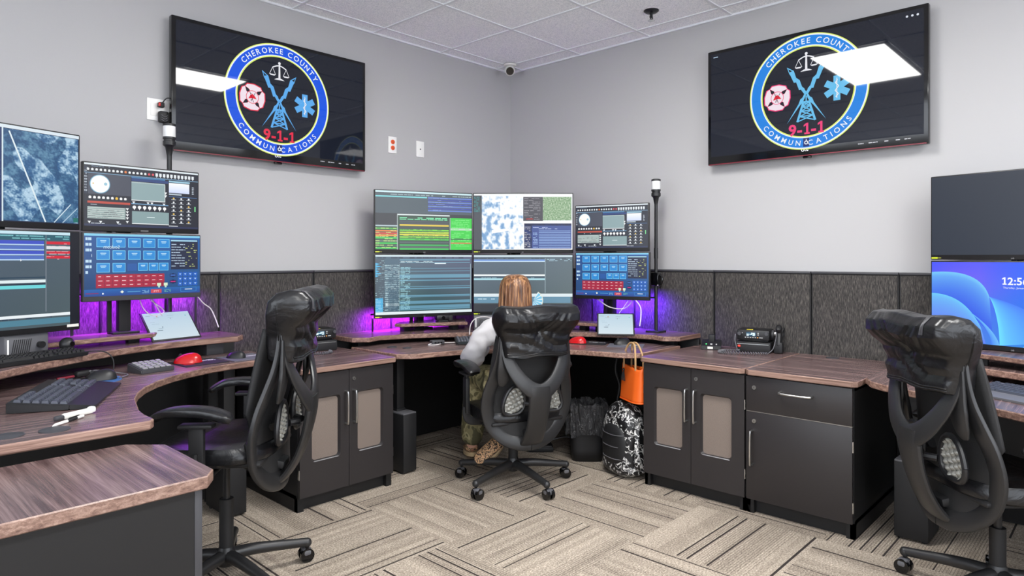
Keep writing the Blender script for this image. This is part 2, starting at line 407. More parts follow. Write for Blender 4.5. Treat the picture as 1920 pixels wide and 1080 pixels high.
ceiling_light(gx[8],gx[6],gy[8],gy[7],'rectangular ceiling light added out of view, farthest back from the corner')  # this fixture and the next are unseen, added to light the room
ceiling_light(gx[4],gx[2],gy[8],gy[7],'rectangular ceiling light added out of view above the right workstation')
# sprinkler and camera
t=thing('fire_sprinkler','small chrome fire sprinkler hanging from the ceiling tile','sprinkler',(-.423,-1.63,CZ))
b=MB(); b.lathe([(.048,0),(.048,-.004),(.034,-.014),(.014,-.016)]); b.build('escutcheon','dark_metal',t)
b=MB(); b.cyl((0,0,-.01),(0,0,-.045),.009); b.tube([(-.012,0,-.03),(-.016,0,-.045),(0,0,-.06)],.003); b.tube([(.012,0,-.03),(.016,0,-.045),(0,0,-.06)],.003); b.build('nozzle','dark_metal',t)
b=MB(); b.lathe([(.020,-.062),(.022,-.064),(.004,-.067)]); b.build('deflector','chrome',t)
t=thing('security_camera','white domed security camera with a black lens in the ceiling corner','camera',(-.20,-.185,CZ-.006))
b=MB(); b.lathe([(.05,0),(.05,-.012),(.03,-.016)]); b.build('base_ring','white_plastic',t)
b=MB(); b.ball((0,0,-.05),.042); b.build('housing','white_plastic',t)
b=MB(); d=Vector((-.62,-.58,-.3)).normalized(); b.cyl(Vector((0,0,-.05))+d*.028,Vector((0,0,-.05))+d*.047,.031); b.build('lens','gloss_black',t)

# wall plates
def plate(name,label,cat,x,z,kind):
    t=thing(name,label,cat,(x,0,z)); b=MB(); b.box((0,-.004,0),(.118 if kind=='double' else .072,.008,.118),.003); b.build('plate','wall_switch',t)
    if kind=='double': 
        b=MB(); b.box((-.024,-.009,.0),(.034,.004,.07),.002); b.build('socket','white_plastic',t); b=MB(); b.box((.024,-.009,.0),(.034,.004,.07),.002); b.build('socket','white_plastic',t)
    if kind=='orange':
        for s in(-1,1):
            b=MB(); b.lathe([(.0165,0),(.0165,.004),(.014,.005)],n=20,T=Matrix.Rotation(PI/2,4,'X')); o=b.build('socket','orange_plastic',t,'orange socket face'); o.location=(0,-.0075,s*.021)
            b=MB()
            for q in(-1,1): b.bx(q*.006-.001,q*.006+.001,-.0005,0,-.004,.004)
            b.cyl((0,0,-.008),(0,-.0005,-.008),.0025); h=b.build('slot','soft_black',o); h.location=(0,-.005,0)
    if kind=='blank': b=MB(); b.cyl((0,-.008,0),(0,-.010,0),.005,12); b.build('screw','dark_metal',t)
    return t
plate('power_outlet','white wall outlet with plugs beside the left television','outlet',-2.79,2.105,'double')
plate('power_outlet','white wall outlet with two orange sockets right of the left television','outlet',-1.231,2.108,'orange')
plate('blank_wall_plate','cream blank wall plate with one screw, near the room corner','wall plate',-.979,2.107,'blank')
t=thing('power_plug','black plug with a red end in the upper socket beside the left television','plug',(-2.785,-.012,2.13)); b=MB(); b.box((0,-.016,0),(.03,.03,.028),.006); b.build('body','soft_black',t); b=MB(); b.box((-.012,-.028,0),(.01,.012,.02),.003); b.build('end_cap','red_plastic',t,'red end cap')
b=MB(); b.tube([(.0,-.03,.005),(.02,-.045,.035),(.06,-.04,.03),(.11,-.03,-.02),(.15,-.01,-.05)],.003,8,sub=6); b.build('cable','soft_black',t)
t=thing('power_adapter','black power adapter with curved ribs plugged in the lower wall socket','adapter',(-2.775,-.012,2.065)); b=MB(); b.box((0,-.02,0),(.05,.036,.062),.01); b.build('body','soft_black',t)
b=MB()
for q in range(3): b.tube([(-.016,-.041,.008-q*.012),(0,-.042,-.002-q*.012),(.016,-.041,.008-q*.012)],.0018,6,sub=3)
b.build('rib','grey_plastic',t)
b=MB(); b.tube([(0,-.02,-.03),(.0,-.03,-.05),(.03,-.03,-.075),(.08,-.02,-.10),(.14,0,-.1)],.003,8,sub=6); b.build('cable','soft_black',t)

# woven acoustic panels
def wall_panel(label,c,w_,rz):
    t=thing('acoustic_panel',label,'wall panel',(c[0],c[1],0),rz,'woven panels along the two walls')
    b=MB(); b.bx(-w_/2+.006,w_/2-.006,-.045,-.005,.02,1.205,.006); b.build('fabric_face','woven',t)
    b=MB(); b.bx(-w_/2,w_/2,-.038,-.002,0,1.21,0); b.build('frame','soft_black',t)
    b=MB(); b.bx(-w_/2,w_/2,-.05,-.002,1.2095,1.222,.002); b.build('top_cap','dark_grey',t)
xs=[-.03,-.66,-1.27,-1.877,-2.478,-3.08,-3.69,-4.25]
nm=['in the corner behind the workstation','behind the left screens of the corner workstation','behind the left end of the corner workstation','behind the walnut topped cabinet under the left television','behind the tablet of the left workstation','behind the small stacked screens at left','behind the large map screen at left']
for i in range(len(xs)-1): wall_panel('dark woven panel on the left wall '+nm[i],((xs[i]+xs[i+1])/2,0),xs[i]-xs[i+1]-.004,0)
ys=[-.06,-.66,-1.26,-1.867,-2.476,-2.935,-3.54,-4.15]
nm=['closest to the corner','behind the right screens of the corner workstation','behind the status light pole','behind the two way radio','behind the empty cabinet end','behind the black blank monitor','behind the blue lit monitor']
for i in range(len(ys)-1): wall_panel('dark woven panel on the right wall '+nm[i],(0,(ys[i]+ys[i+1])/2),ys[i]-ys[i+1]-.004,-PI/2)

# ------------------------------------------------------------------ televisions
def logo(cv,cx,cy,r,blue,light,red):
    ye=(225,240,110); 
    cv.layer=2; cv.ring(cx,cy,r*.985,r,ye,96); cv.ring(cx,cy,r*.965,r*.985,(240,245,250),96); cv.ring(cx,cy,r*.80,r*.965,blue,96); cv.ring(cx,cy,r*.785,r*.80,(240,245,250),96); cv.ring(cx,cy,r*.765,r*.785,ye,96)
    cv.layer=3
    cv.arc_text('CHEROKEE COUNTY',cx,cy,r*.835,r*.135,R(3),(235,240,245),.012,sp=.26)
    cv.arc_text('COMMUN CATIONS',cx,cy,r*.93,r*.125,PI+R(1),(235,240,245),.010,inside=True,sp=.40)
    cv.rect(cx-r*.05,cy+r*.80,r*.1,r*.15,(20,40,110)); cv.layer=4; cv.ring(cx,cy+r*.88,r*.018,r*.034,(235,240,245),16); cv.rect(cx-r*.006,cy+r*.82,r*.012,r*.03,(235,240,245)); cv.layer=3
    P=lambda x,y:(cx+x*r,cy+y*r)
    # scales
    wh=(235,235,240)
    cv.poly([P(-.012,-.68),P(-.02,-.38),P(.02,-.38),P(.012,-.68)],wh); cv.poly([P(-.10,-.36),P(-.04,-.39),P(.04,-.39),P(.10,-.36)],wh); cv.line([P(-.13,-.57),P(-.06,-.605),P(0,-.62),P(.06,-.605),P(.13,-.57)],r*.02,wh); cv.ring(*P(0,-.66),0,r*.025,wh,14)
    for sx in(-1,1):
        cv.line([P(sx*.13,-.57),P(sx*.13-.055,-.45)],r*.008,wh); cv.line([P(sx*.13,-.57),P(sx*.13+.055,-.45)],r*.008,wh); cv.poly([P(sx*.13-.065,-.45),P(sx*.13-.035,-.425),P(sx*.13+.035,-.425),P(sx*.13+.065,-.45)],wh)
    # lightning
    for sx in(-1,1):
        q=lambda x,y:P(sx*x,y)
        cv.poly([q(-.33,-.48),q(-.21,-.40),q(-.17,-.27),q(-.11,-.22),q(-.07,-.10),q(-.03,-.06),q(.0,.03),q(-.03,.04),q(-.09,-.05),q(-.12,-.045),q(-.17,-.19),q(-.21,-.19),q(-.27,-.33),q(-.29,-.36)],light)
        cv.poly([q(-.02,-.03),q(.03,.03),q(.06,.09),q(.10,.12),q(.13,.20),q(.33,.52),q(.11,.23),q(.06,.18),q(.02,.10)],light)
        cv.layer=4; cv.poly([q(-.305,-.445),q(-.24,-.40),q(-.285,-.385)],(8,10,20)); cv.layer=3
    # tower
    bl=light
    for sx in(-1,1): cv.line([P(sx*.045,.17),P(sx*.15,.51)],r*.038,bl)
    cv.line([P(-.055,.175),P(.055,.175)],r*.03,bl); cv.line([P(0,.18),P(0,.07)],r*.02,bl)
    for y,xx in((.25,.065),(.33,.09),(.42,.115)):
        cv.line([P(-xx,y),P(xx,y)],r*.02,bl)
    for y0,y1,a_,b_ in((.18,.25,.05,.065),(.25,.33,.065,.09),(.33,.42,.09,.115),(.42,.50,.11,.135)):
        cv.line([P(-a_,y0),P(b_,y1)],r*.018,bl); cv.line([P(a_,y0),P(-b_,y1)],r*.018,bl)
    # maltese fire badge
    fx_,fy_=-.50,.03
    for a0 in range(4):
        an=R(90*a0+8)
        def W(u,v): return P(fx_+u*math.cos(an)-v*math.sin(an),fy_+u*math.sin(an)+v*math.cos(an))
        for col,g,ly in((red,1.08,3),((240,225,235),1.0,4)):
            cv.layer=ly
            cv.poly([W(.02,-.03*g),W(.12,-.07*g),W(.155,-.15*g),W(.20*g,-.12*g),W(.222*g,0),W(.20*g,.12*g),W(.155,.15*g),W(.12,.07*g),W(.02,.03*g)],col)
    cv.layer=5; cv.ring(*P(fx_,fy_),0,r*.115,red,28); cv.layer=6; cv.ring(*P(fx_,fy_),0,r*.105,(240,225,235),28); cv.layer=7
    cv.line([P(fx_-.05,fy_-.09),P(fx_+.02,fy_+.09)],r*.01,(90,20,40)); cv.line([P(fx_+.05,fy_-.08),P(fx_-.03,fy_+.08)],r*.01,(60,60,80)); cv.poly([P(fx_-.075,fy_+.035),P(fx_-.04,fy_-.03),P(fx_,fy_-.055),P(fx_+.04,fy_-.02),P(fx_+.075,fy_+.03),P(fx_,fy_+.02)],(225,30,50))
    for yy in(-.06,-.03,.05): cv.line([P(fx_-.035,fy_+yy),P(fx_-.01,fy_+yy)],r*.008,(90,20,40))
    # star of life
    sx_,sy_=.50,.02; cv.layer=4
    for k_ in range(3):
        an=R(60*k_+90); cv.poly([P(sx_+.21*math.cos(an)*u-.055*math.sin(an)*v,sy_+.21*math.sin(an)*u+.055*math.cos(an)*v) for u,v in((1,1),(-1,1),(-1,-1),(1,-1))],light)
    cv.layer=5; cv.rect(cx+(sx_-.006)*r,cy+(sy_-.17)*r,r*.012,r*.34,wh); cv.line([P(sx_-.02,sy_+.15),P(sx_+.025,sy_+.10),P(sx_-.03,sy_+.04),P(sx_+.03,sy_-.03),P(sx_-.025,sy_-.09),P(sx_+.01,sy_-.14)],r*.014,wh)
    cv.layer=4; cv.text('9-1-1',cx,cy+.735*r,r*.27,red,.03,sp=.06,center=True)
def television(label,c,rz,blue,light,red,right):
    W_,H_=1.238,.735
    t=thing('television',label,'television',c,rz,'wall televisions with the round county emblem')
    b=MB(); b.box((0,.022,0),(W_,.04,H_),.006); b.build('casing','gloss_black',t)
    cv=Canvas(W_,H_); cv.layer=0; cv.rect(.022,.022,W_-.044,H_-.075,(16,22,34))
    if not right: pass
    logo(cv,W_/2+.0,H_/2-.008,.338,blue,light,red)
    cv.layer=1
    if right: cv.rect(.04,.04,.03,.006,(180,200,220)); [cv.ring(W_-.05-.025*i,.05,0,.006,(220,225,235),10) for i in range(3)]; cv.dashes(W_/2-.045,.026,.09,.01,1,(200,210,220),random.Random(3),.9,.8,.01)
    cv.build('screen','tv_screen',t,(0,.0015,0))
    b=MB(); b.bx(-W_/2+.01,W_/2-.01,-.001,.002,-H_/2+.001,-H_/2+.006); b.build('red_trim_line',simple_red,t,'thin dark red line along the bottom bezel')
    cv=Canvas(.1,.03); cv.ring(.03,.012,.005,.008,(215,215,220),20); cv.text('LG',.042,.018,.016,(215,215,220),.02); cv.build('maker_mark','print_glow',t,(0,.0012,-H_/2+.032))
    cv=Canvas(.3,.02); rr=random.Random(4); cv.dashes(0,.006,.28,.006,1,(150,150,155),rr,.5,.8,.012); cv.build('key_markings','print_glow',t,(W_/2-.19,.0012,-H_/2+.035))
    b=MB(); b.bx(-.25,.25,.042,.086,-.16,.16,.004); b.build('wall_bracket','dark_metal',t)
    b=MB(); b.box((.0,.02,-H_/2-.006),(.05,.02,.012),.005); b.build('sensor','gloss_black',t)
    return t
simple('deep_red',(120,20,40),.3); simple_red='deep_red'
m=mat('print_glow',(.02,.02,.02),.3); t=NT(m); a=t.n('ShaderNodeAttribute',attribute_name='Col'); t.l(a.outputs[0],t.b.inputs['Emission Color']); t.l(a.outputs[0],t.b.inputs['Base Color']); t.b.inputs['Emission Strength'].default_value=.6; M['print_glow']=m
television('large television on the left wall, glare at its left edge',(-2.133,-.088,2.25),0,(10,84,225),(92,170,235),(225,40,70),False)
television('large television on the right wall, glare at its upper right',(-.088,-2.464,2.266),-PI/2,(24,130,225),(105,190,235),(235,60,120),True)

# ------------------------------------------------------------------ cabinets
def handle(parent,x,z,y,L,horizontal=False,name='handle'):
    b=MB()
    if horizontal: p=[(-L/2,0,0),(-L/2,-.018,0),(-L/2+.012,-.03,-.004),(L/2-.012,-.03,-.004),(L/2,-.018,0),(L/2,0,0)]
    else: p=[(0,0,L/2),(0,-.018,L/2),(0,-.03,L/2-.014),(0,-.03,-L/2+.014),(0,-.018,-L/2),(0,0,-L/2)]
    b.tube(p,[.006,.0065,.0055,.0055,.0065,.006],10,sub=3); o=b.build(name,'metal',parent); o.location=(x,y,z); return o
def lock(parent,x,z,y):
    b=MB(); b.lathe([(.0005,.0001),(.010,0),(.0105,.001),(.0105,.004)],n=20,T=Matrix.Rotation(-PI/2,4,'X')); b.use('metal'); o=b.build('lock','metal',parent); o.location=(x,y-.004,z)
    b=MB(); b.box((0,-.0006,0),(.0022,.0012,.009),0); k_=b.build('key_slot','soft_black',o)
def hinge(parent,x,z,y):
    b=MB(); b.cyl((0,0,-.025),(0,0,.025),.005,10); b.box((.0,.006,0),(.006,.012,.05),.001); o=b.build('hinge','metal',parent); o.location=(x,y,z)
def vent_door(t,x0,x1,z0,z1,y,hx,side):
    w_=x1-x0; d=bpy.data.objects.new('door',None)
    ox0,ox1=(.068,w_-.052) if side<0 else (.052,w_-.068)
    oz0,oz1=.17,z1-z0-.125
    h=z1-z0
    # door leaf with rounded opening, built as a strip between outer rectangle and rounded inner loop
    b=MB(); r=.018; inner=[]
    for cx,cz,a0 in((ox1-r,oz1-r,0),(ox0+r,oz1-r,90),(ox0+r,oz0+r,180),(ox1-r,oz0+r,270)):
        for k_ in range(5): a=R(a0+22.5*k_); inner.append((cx+r*math.cos(a),cz+r*math.sin(a)))
    outer=[]
    for k_,(u,v) in enumerate(inner):
        q=k_//5; i=k_%5
        cor=[(w_,h),(0,h),(0,0),(w_,0)][q]
        if q in(0,): o_=(w_,v) if i<2 else (cor if i==2 else (u,h))
        elif q==1: o_=(u,h) if i<2 else (cor if i==2 else (0,v))
        elif q==2: o_=(0,v) if i<2 else (cor if i==2 else (u,0))
        else: o_=(u,0) if i<2 else (cor if i==2 else (w_,v))
        outer.append(o_)
    n=len(inner)
    f=lambda L,yy:[(u,yy,v) for u,v in L]
    cxm,czm=(ox0+ox1)/2,(oz0+oz1)/2
    rings=[f(outer,.02),f(outer,0),f(inner,0),[(u+( .008 if u<cxm else -.008),.016,v+(.008 if v<czm else -.008)) for u,v in inner]]
    vs=[p for r_ in rings for p in r_]; fs=[(a*n+i,a*n+(i+1)%n,(a+1)*n+(i+1)%n,(a+1)*n+i) for a in range(3) for i in range(n)]
    b._add(vs,fs); 
    d=b.build('door','black_laminate',t); d.location=(x0,y,z0)
    b=MB(); b.bx(ox0-.005,ox1+.005,.0165,.0185,oz0-.005,oz1+.005); b.build('vent_mesh','vent',d)
    b=MB(); b.bx(ox0+.006,ox1-.006,.002,.0165,oz0+.0005,oz0+.004,.001); b.build('sill_highlight','lip_highlight',d)  # added pale strip, stands in for light on the bottom sill
    handle(d,hx,h-.20,0,.17)
    if side>0: lock(d,.028,h-.052,0)
    hxp=0.0 if side<0 else w_
    for zz in (.12,h-.15): hinge(d,hxp,zz,.006)
    return d
def cabinet(label,loc,rz,w_,depth,kind,x_over=(0,0),leftch=.0):
    t=thing('storage_cabinet',label,'cabinet',loc,rz)
    zt=.735; z0=.075
    b=MB(); g=.0
    b.bx(-w_/2,-w_/2+.018,.02,depth,0,zt-.03); b.bx(w_/2-.018,w_/2,.02,depth,0,zt-.03); b.bx(-w_/2,w_/2,depth-.018,depth,.0,zt-.03); b.bx(-w_/2,w_/2,.03,depth,z0-.01,z0+.01); b.bx(-w_/2+.01,w_/2-.01,.05,.066,0,z0); b.bx(-w_/2,w_/2,.022,depth,zt-.05,zt-.03)
    b.bx(-w_/2,-w_/2+.035,.02,.05,0,z0); b.bx(w_/2-.035,w_/2,.02,.05,0,z0)
    b.build('carcass','carcass_black',t)
    a,c=x_over; x0,x1=-w_/2-a,w_/2+c; ch=.022
    pts=[(x0+ch,-.02),(x1-ch,-.02),(x1,-.02+ch),(x1,depth+.0),(x0,depth+.0),(x0,-.02+ch)]
    if kind!='end': 
        if a==0: pts=[(x0,-.02)]+pts[1:]; pts=[p for i,p in enumerate(pts) if i!=len(pts)-1]
    b=MB(); b.use('walnut_top'); b.prism(pts,zt-.028,zt,'walnut_front',.003); b.build('worktop','walnut_top',t)
    zb,zu=z0,zt-.035
    if kind=='vents':
        vent_door(t,-w_/2+.002,-.0015,zb,zu,0,w_/2-.026,-1); vent_door(t,.0015,w_/2-.002,zb,zu,0,.026,1)
    else:
        b=MB(); b.bx(-w_/2+.003,w_/2-.003,0,.019,zu-.175,zu,.001); d=b.build('drawer','black_laminate',t); handle(d,.0,zu-.06,0,.15,True); lock(d,-w_/2+.045,zu-.055,0)
        b=MB(); b.bx(-w_/2+.003,w_/2-.003,0,.019,zb,zu-.180,.001); d=b.build('door','black_laminate',t); handle(d,-w_/2+.035,zu-.36,0,.17); lock(d,-w_/2+.045,zu-.225,0)
        b=MB(); b.bx(-w_/2+.003,w_/2-.003,.004,.019,zu-.1795,zu-.1755); b.build('edge_strip','metal',t,'thin bright edge between drawer and door')
        for zz in(.15,.43): hinge(d,w_/2-.002,zz,.006)
    return t
# left wall: front plane y=-.775, facing -y ; x from -2.40 to -1.80
cabinet('black two door cabinet with vent panels, left of the corner workstation',(-2.095,-.785,0),0,.585,.735,'vents',(.0,.02))
# right wall, fronts facing -x: local x along -y
cabinet('black two door cabinet with vent panels, right of the corner workstation',(-.808,-2.113,0),-PI/2,.60,.758,'vents',(.02,.0))
cabinet('black cabinet with a top drawer over one door, at right',(-.808,-2.672,0),-PI/2,.508,.758,'drawer',(-.001,.02))
# near left cabinet: end panel towards the viewer, fronts facing +x
t=thing('storage_cabinet','low walnut topped black cabinet in the left foreground','cabinet',(-3.40,-1.88,0),PI/2)
b=MB(); b.bx(-.21,.21,.01,.80,.06,.702); b.bx(-.20,.20,.03,.79,0,.06); b.build('carcass','carcass_black',t)
pts=[(-.245+.05,-.045),(.235-.09,-.045),(.235,.04),(.235,.84),(-.245,.84),(-.245,-.01)]
b=MB(); b.use('walnut_top'); b.prism(pts,.702,.735,'walnut_front',.003)
for v in b.bm.verts: pass
o=b.build('worktop','walnut_top',t)
b=MB(); b.bx(-.208,.208,-.012,.009,.385,.696,.003); d=b.build('drawer','dark_grey',t,'grey drawer front seen edge on'); handle(d,0,.62,-.012,.15,True)
b=MB(); b.bx(-.208,.208,-.012,.009,.075,.38,.003); d=b.build('drawer','dark_grey',t); handle(d,0,.31,-.012,.15,True)

# ------------------------------------------------------------------ workstations (console desks)
def arc(p0,pm,p1,n=14):
    # quadratic through pm
    c=(2*pm[0]-.5*p0[0]-.5*p1[0],2*pm[1]-.5*p0[1]-.5*p1[1])
    return [((1-u)**2*p0[0]+2*u*(1-u)*c[0]+u*u*p1[0],(1-u)**2*p0[1]+2*u*(1-u)*c[1]+u*u*p1[1]) for u in [i/n for i in range(n+1)]]
def desk_top(name,pts,z1,th,parent):
    b=MB(); b.use('walnut_top'); b.prism(pts,z1-th,z1,'walnut_edge',.004); return b.build(name,'walnut_top',parent)
def ccw(p):
    a=sum(p[i][0]*p[(i+1)%len(p)][1]-p[(i+1)%len(p)][0]*p[i][1] for i in range(len(p))); return p if a>0 else p[::-1]
def lift_leg(parent,x,y,z1,foot=(.1,.3),rz=0,h0=.36):
    b=MB(); b.box((0,0,(z1+h0)/2-.0),(.055,.075,z1-h0),.004); b.box((0,0,h0-.0),(.065,.085,.04),.004); o=b.build('lift_column','soft_black',parent); o.location=(x,y,0); o.rotation_euler[2]=rz
    b=MB(); b.box((0,0,h0/2+.005),(foot[0],foot[1],h0-.01),.006); b.use('soft_black'); 
    for sx in(-1,1):
        for sy in(-1,1): b.cyl((sx*foot[0]*.35,sy*foot[1]*.35,0),(sx*foot[0]*.35,sy*foot[1]*.35,.02),.012)
    f=b.build('lift_housing','soft_black',parent); f.location=(x,y,0); f.rotation_euler[2]=rz
    b=MB(); b.box((0,0,h0),(foot[0]*.98,foot[1]*.98,.012),.003); f2=b.build('lid','grey_plastic',f)
def console(label,front,rear,zf,zr,riserlist,legs,extra=None):
    t=thing('workstation_desk',label,'desk',(0,0,0))
    desk_top('keyboard_shelf',ccw(front),zf,.03,t); desk_top('monitor_shelf',ccw(rear),zr,.03,t)
    for p in riserlist:
        desk_top('riser_shelf',ccw(p[0]),p[1],.022,t)
        for q in p[2]: b=MB(); b.box((q[0],q[1],(zr+p[1]-.022)/2),(.05,.05,p[1]-.022-zr),.002); b.build('riser_support','soft_black',t)
    for l in legs: lift_leg(t,*l)
    return t
mir=lambda p:(p[1],p[0])
# A: corner workstation, symmetric about the room diagonal
fl=[(-1.765,-.36),(-1.765,-.765),(-1.70,-.83)]
front=[(-1.765,-.30)]+fl[1:]+arc((-1.66,-.845),(-1.115,-1.095),(-.845,-1.66),16)+[(-.83,-1.70),(-.765,-1.765),(-.36,-1.765),(-.30,-1.765),(-.32,-1.50),(-.50,-1.0),(-1.0,-.50),(-1.5,-.32)]
rearf=[(-1.78,-.06),(-1.78,-.34),(-1.70,-.43),(-1.56,-.375)]+arc((-1.55,-.372),(-1.02,-.70),(-.70,-1.02),10)[:1]
rear=[(-1.78,-.06),(-1.78,-.33),(-1.70,-.40)]+[(-1.60,-.365),(-1.42,-.42),(-1.22,-.53),(-1.02,-.68),(-.85,-.85),(-.68,-1.02),(-.53,-1.22),(-.42,-1.42),(-.365,-1.60)]+[(-.40,-1.70),(-.33,-1.78),(-.06,-1.78),(-.06,-.06)]
rzA=.805
ris=[([(-1.40,-.26),(-1.39,-.315),(-1.20,-.40),(-.985,-.525),(-.95,-.47),(-.80,-.30),(-1.2,-.12)],.862,[(-1.30,-.24),(-1.02,-.42)]),
     ([(-.46,-.99),(-.53,-1.02),(-.50,-1.13),(-.46,-1.33),(-.40,-1.30),(-.26,-1.2)],.862,[(-.42,-1.10),(-.40,-1.22)])]
deskA=console('walnut corner workstation with two level curved tops, between the two walls',front,rear,.745,rzA,ris,[(-1.60,-.55,.715,(.10,.26)),(-.60,-1.60,.715,(.26,.10)),(-1.62,-.16,rzA-.03,(.1,.1)),(-.16,-1.62,rzA-.03,(.1,.1))])
b=MB(); b.box((-1.18,-.80,.700),(.30,.05,.025),.004,rz=R(-25)); b.box((-.8,-1.18,.700),(.05,.30,.025),.004,rz=R(25)); b.build('cable_tray','soft_black',deskA)
# B: left workstation
Bx=-2.425
front=[(Bx,-.30),(Bx,-.63),(-2.46,-.672)]+[(-2.56,-.678),(-2.68,-.69),(-2.795,-.718),(-2.90,-.765),(-3.01,-.835),(-3.10,-.915),(-3.18,-1.015),(-3.24,-1.12),(-3.285,-1.23),(-3.31,-1.33),(-3.335,-1.43),(-3.345,-1.52)]+[(-3.345,-1.60),(-3.365,-1.628),(-4.15,-1.628),(-4.15,-.30)]
rearB=[(-2.48,-.08),(-2.475,-.34),(-2.53,-.40),(-2.74,-.402),(-2.96,-.432),(-3.13,-.50),(-3.295,-.60),(-3.46,-.715),(-3.614,-.85),(-3.72,-1.0),(-3.79,-1.15),(-3.82,-1.58),(-4.15,-1.60),(-4.15,-.08)]
risB=[([(-2.90,-.31),(-2.94,-.355),(-3.20,-.385),(-3.43,-.448),(-3.52,-.44),(-3.62,-.35),(-3.6,-.16),(-2.95,-.14)],.930,[(-3.0,-.27),(-3.42,-.36)])]
rzB=.885
deskB=console('walnut workstation at left with a deep curved keyboard shelf',front,rearB,.79,rzB,risB,[(-2.62,-.46,.76,(.10,.26)),(-3.9,-1.45,.76,(.26,.10)),(-2.60,-.22,rzB-.03,(.1,.1))])
b=MB(); b.box((-2.62,-.30,.822),(.09,.06,.065),.004); b.build('shelf_post','dark_grey',deskB)
# C: right workstation, mirror idea about the other corner
front=[(-.30,-2.955),(-.72,-2.955),(-.81,-3.0)]+arc((-.86,-3.06),(-1.035,-3.40),(-1.26,-3.80),8)[0:9]+[(-1.6,-4.3),(-1.6,-4.6),(-.3,-4.6)]
rearC=[(-.06,-2.955),(-.33,-2.955),(-.40,-3.06),(-.46,-3.34),(-.58,-3.62),(-.85,-4.05),(-1.0,-4.6),(-.06,-4.6)]
risC=[([(-.31,-3.26),(-.40,-3.32),(-.53,-3.58),(-.78,-4.0),(-.6,-4.05),(-.2,-3.4)],.862,[(-.36,-3.35),(-.6,-3.8)])]
deskC=console('walnut workstation at the right edge in front of the blue lit monitor',front,rearC,.745,.805,risC,[(-.52,-3.12,.715,(.22,.14)),(-1.3,-4.4,.715,(.26,.10))])

def shade_board(parent,x0,x1,y0,y1,z1): b=MB(); b.bx(x0,x1,y0,y1,.02,z1,.002); b.build('under_desk_shade','carcass_black',parent)  # black boards added as the deep shade under the desks
shade_board(deskA,-1.78,-.08,-.085,-.065,.77); shade_board(deskA,-.085,-.065,-1.78,-.09,.77)
shade_board(deskB,-4.15,-2.41,-.085,-.065,.85); shade_board(deskC,-.085,-.065,-4.6,-2.96,.77)
# ------------------------------------------------------------------ monitors and their pictures
def monitor(label,L,Rr,z0,W_,H_,pic,group=None,shift='L',bez=(14,14,16),badge=None,brand='LG',glossm='black_plastic'):
    L=Vector((L[0],L[1])); Rv=Vector((Rr[0],Rr[1])); d=(Rv-L).normalized()
    c=L+d*W_/2 if shift=='L' else (Rv-d*W_/2 if shift=='R' else (L+Rv)/2)
    t=thing('computer_monitor',label,'monitor',(c.x,c.y,z0),math.atan2(d.y,d.x),group)
    b=MB(); b.bx(-W_/2,W_/2,0,.028,0,H_,.004); b.box((0,.04,H_/2),(W_*.5,.03,H_*.5),.012); b.build('casing',glossm,t)
    sw,sh=W_-.012,H_-.030; cv=Canvas(sw,sh); cv.layer=0; cv.rect(0,0,sw,sh,(8,9,12)); cv.layer=1; pic(cv,sw,sh); cv.build('screen','screen',t,(0,0,H_/2+.009))
    if brand:
        cv=Canvas(.06,.012); cv.text(brand,.02,.0098,.0095,(120,120,124),.02) if brand!='bar' else cv.rect(.012,.004,.036,.004,(110,110,112)); cv.build('maker_mark','print_glow',t,(0,-.0003,.0075))
    if badge: cv=Canvas(.05,.012); cv.rect(0,.003,.028,.006,(190,215,40)); cv.rect(.030,.0045,.014,.003,(150,150,60)); cv.build('energy_sticker','print_glow',t,(-W_/2+.03,-.0003,.009))
    return t
def mount(label,x,y,z0,z1,targets,base=(.16,.12)):
    t=thing('monitor_mount',label,'monitor mount',(0,0,0))
    b=MB(); b.box((x,y,z0+.006),(base[0],base[1],.012),.004); b.build('base_plate','soft_black',t)
    b=MB(); b.box((x,y,(z0+z1)/2),(.055,.05,z1-z0-.01),.006); b.box((x-.06,y+.01,(z0+z1)/2-.1),(.02,.02,z1-z0-.22),.003); b.build('post','soft_black',t)
    for (tx,ty,tz) in targets:
        b=MB(); b.tube([(x,y,tz),(tx,ty,tz)],.02,8); b.ball((tx,ty,tz),.028,12,8); b.build('arm','soft_black',t)
    return t
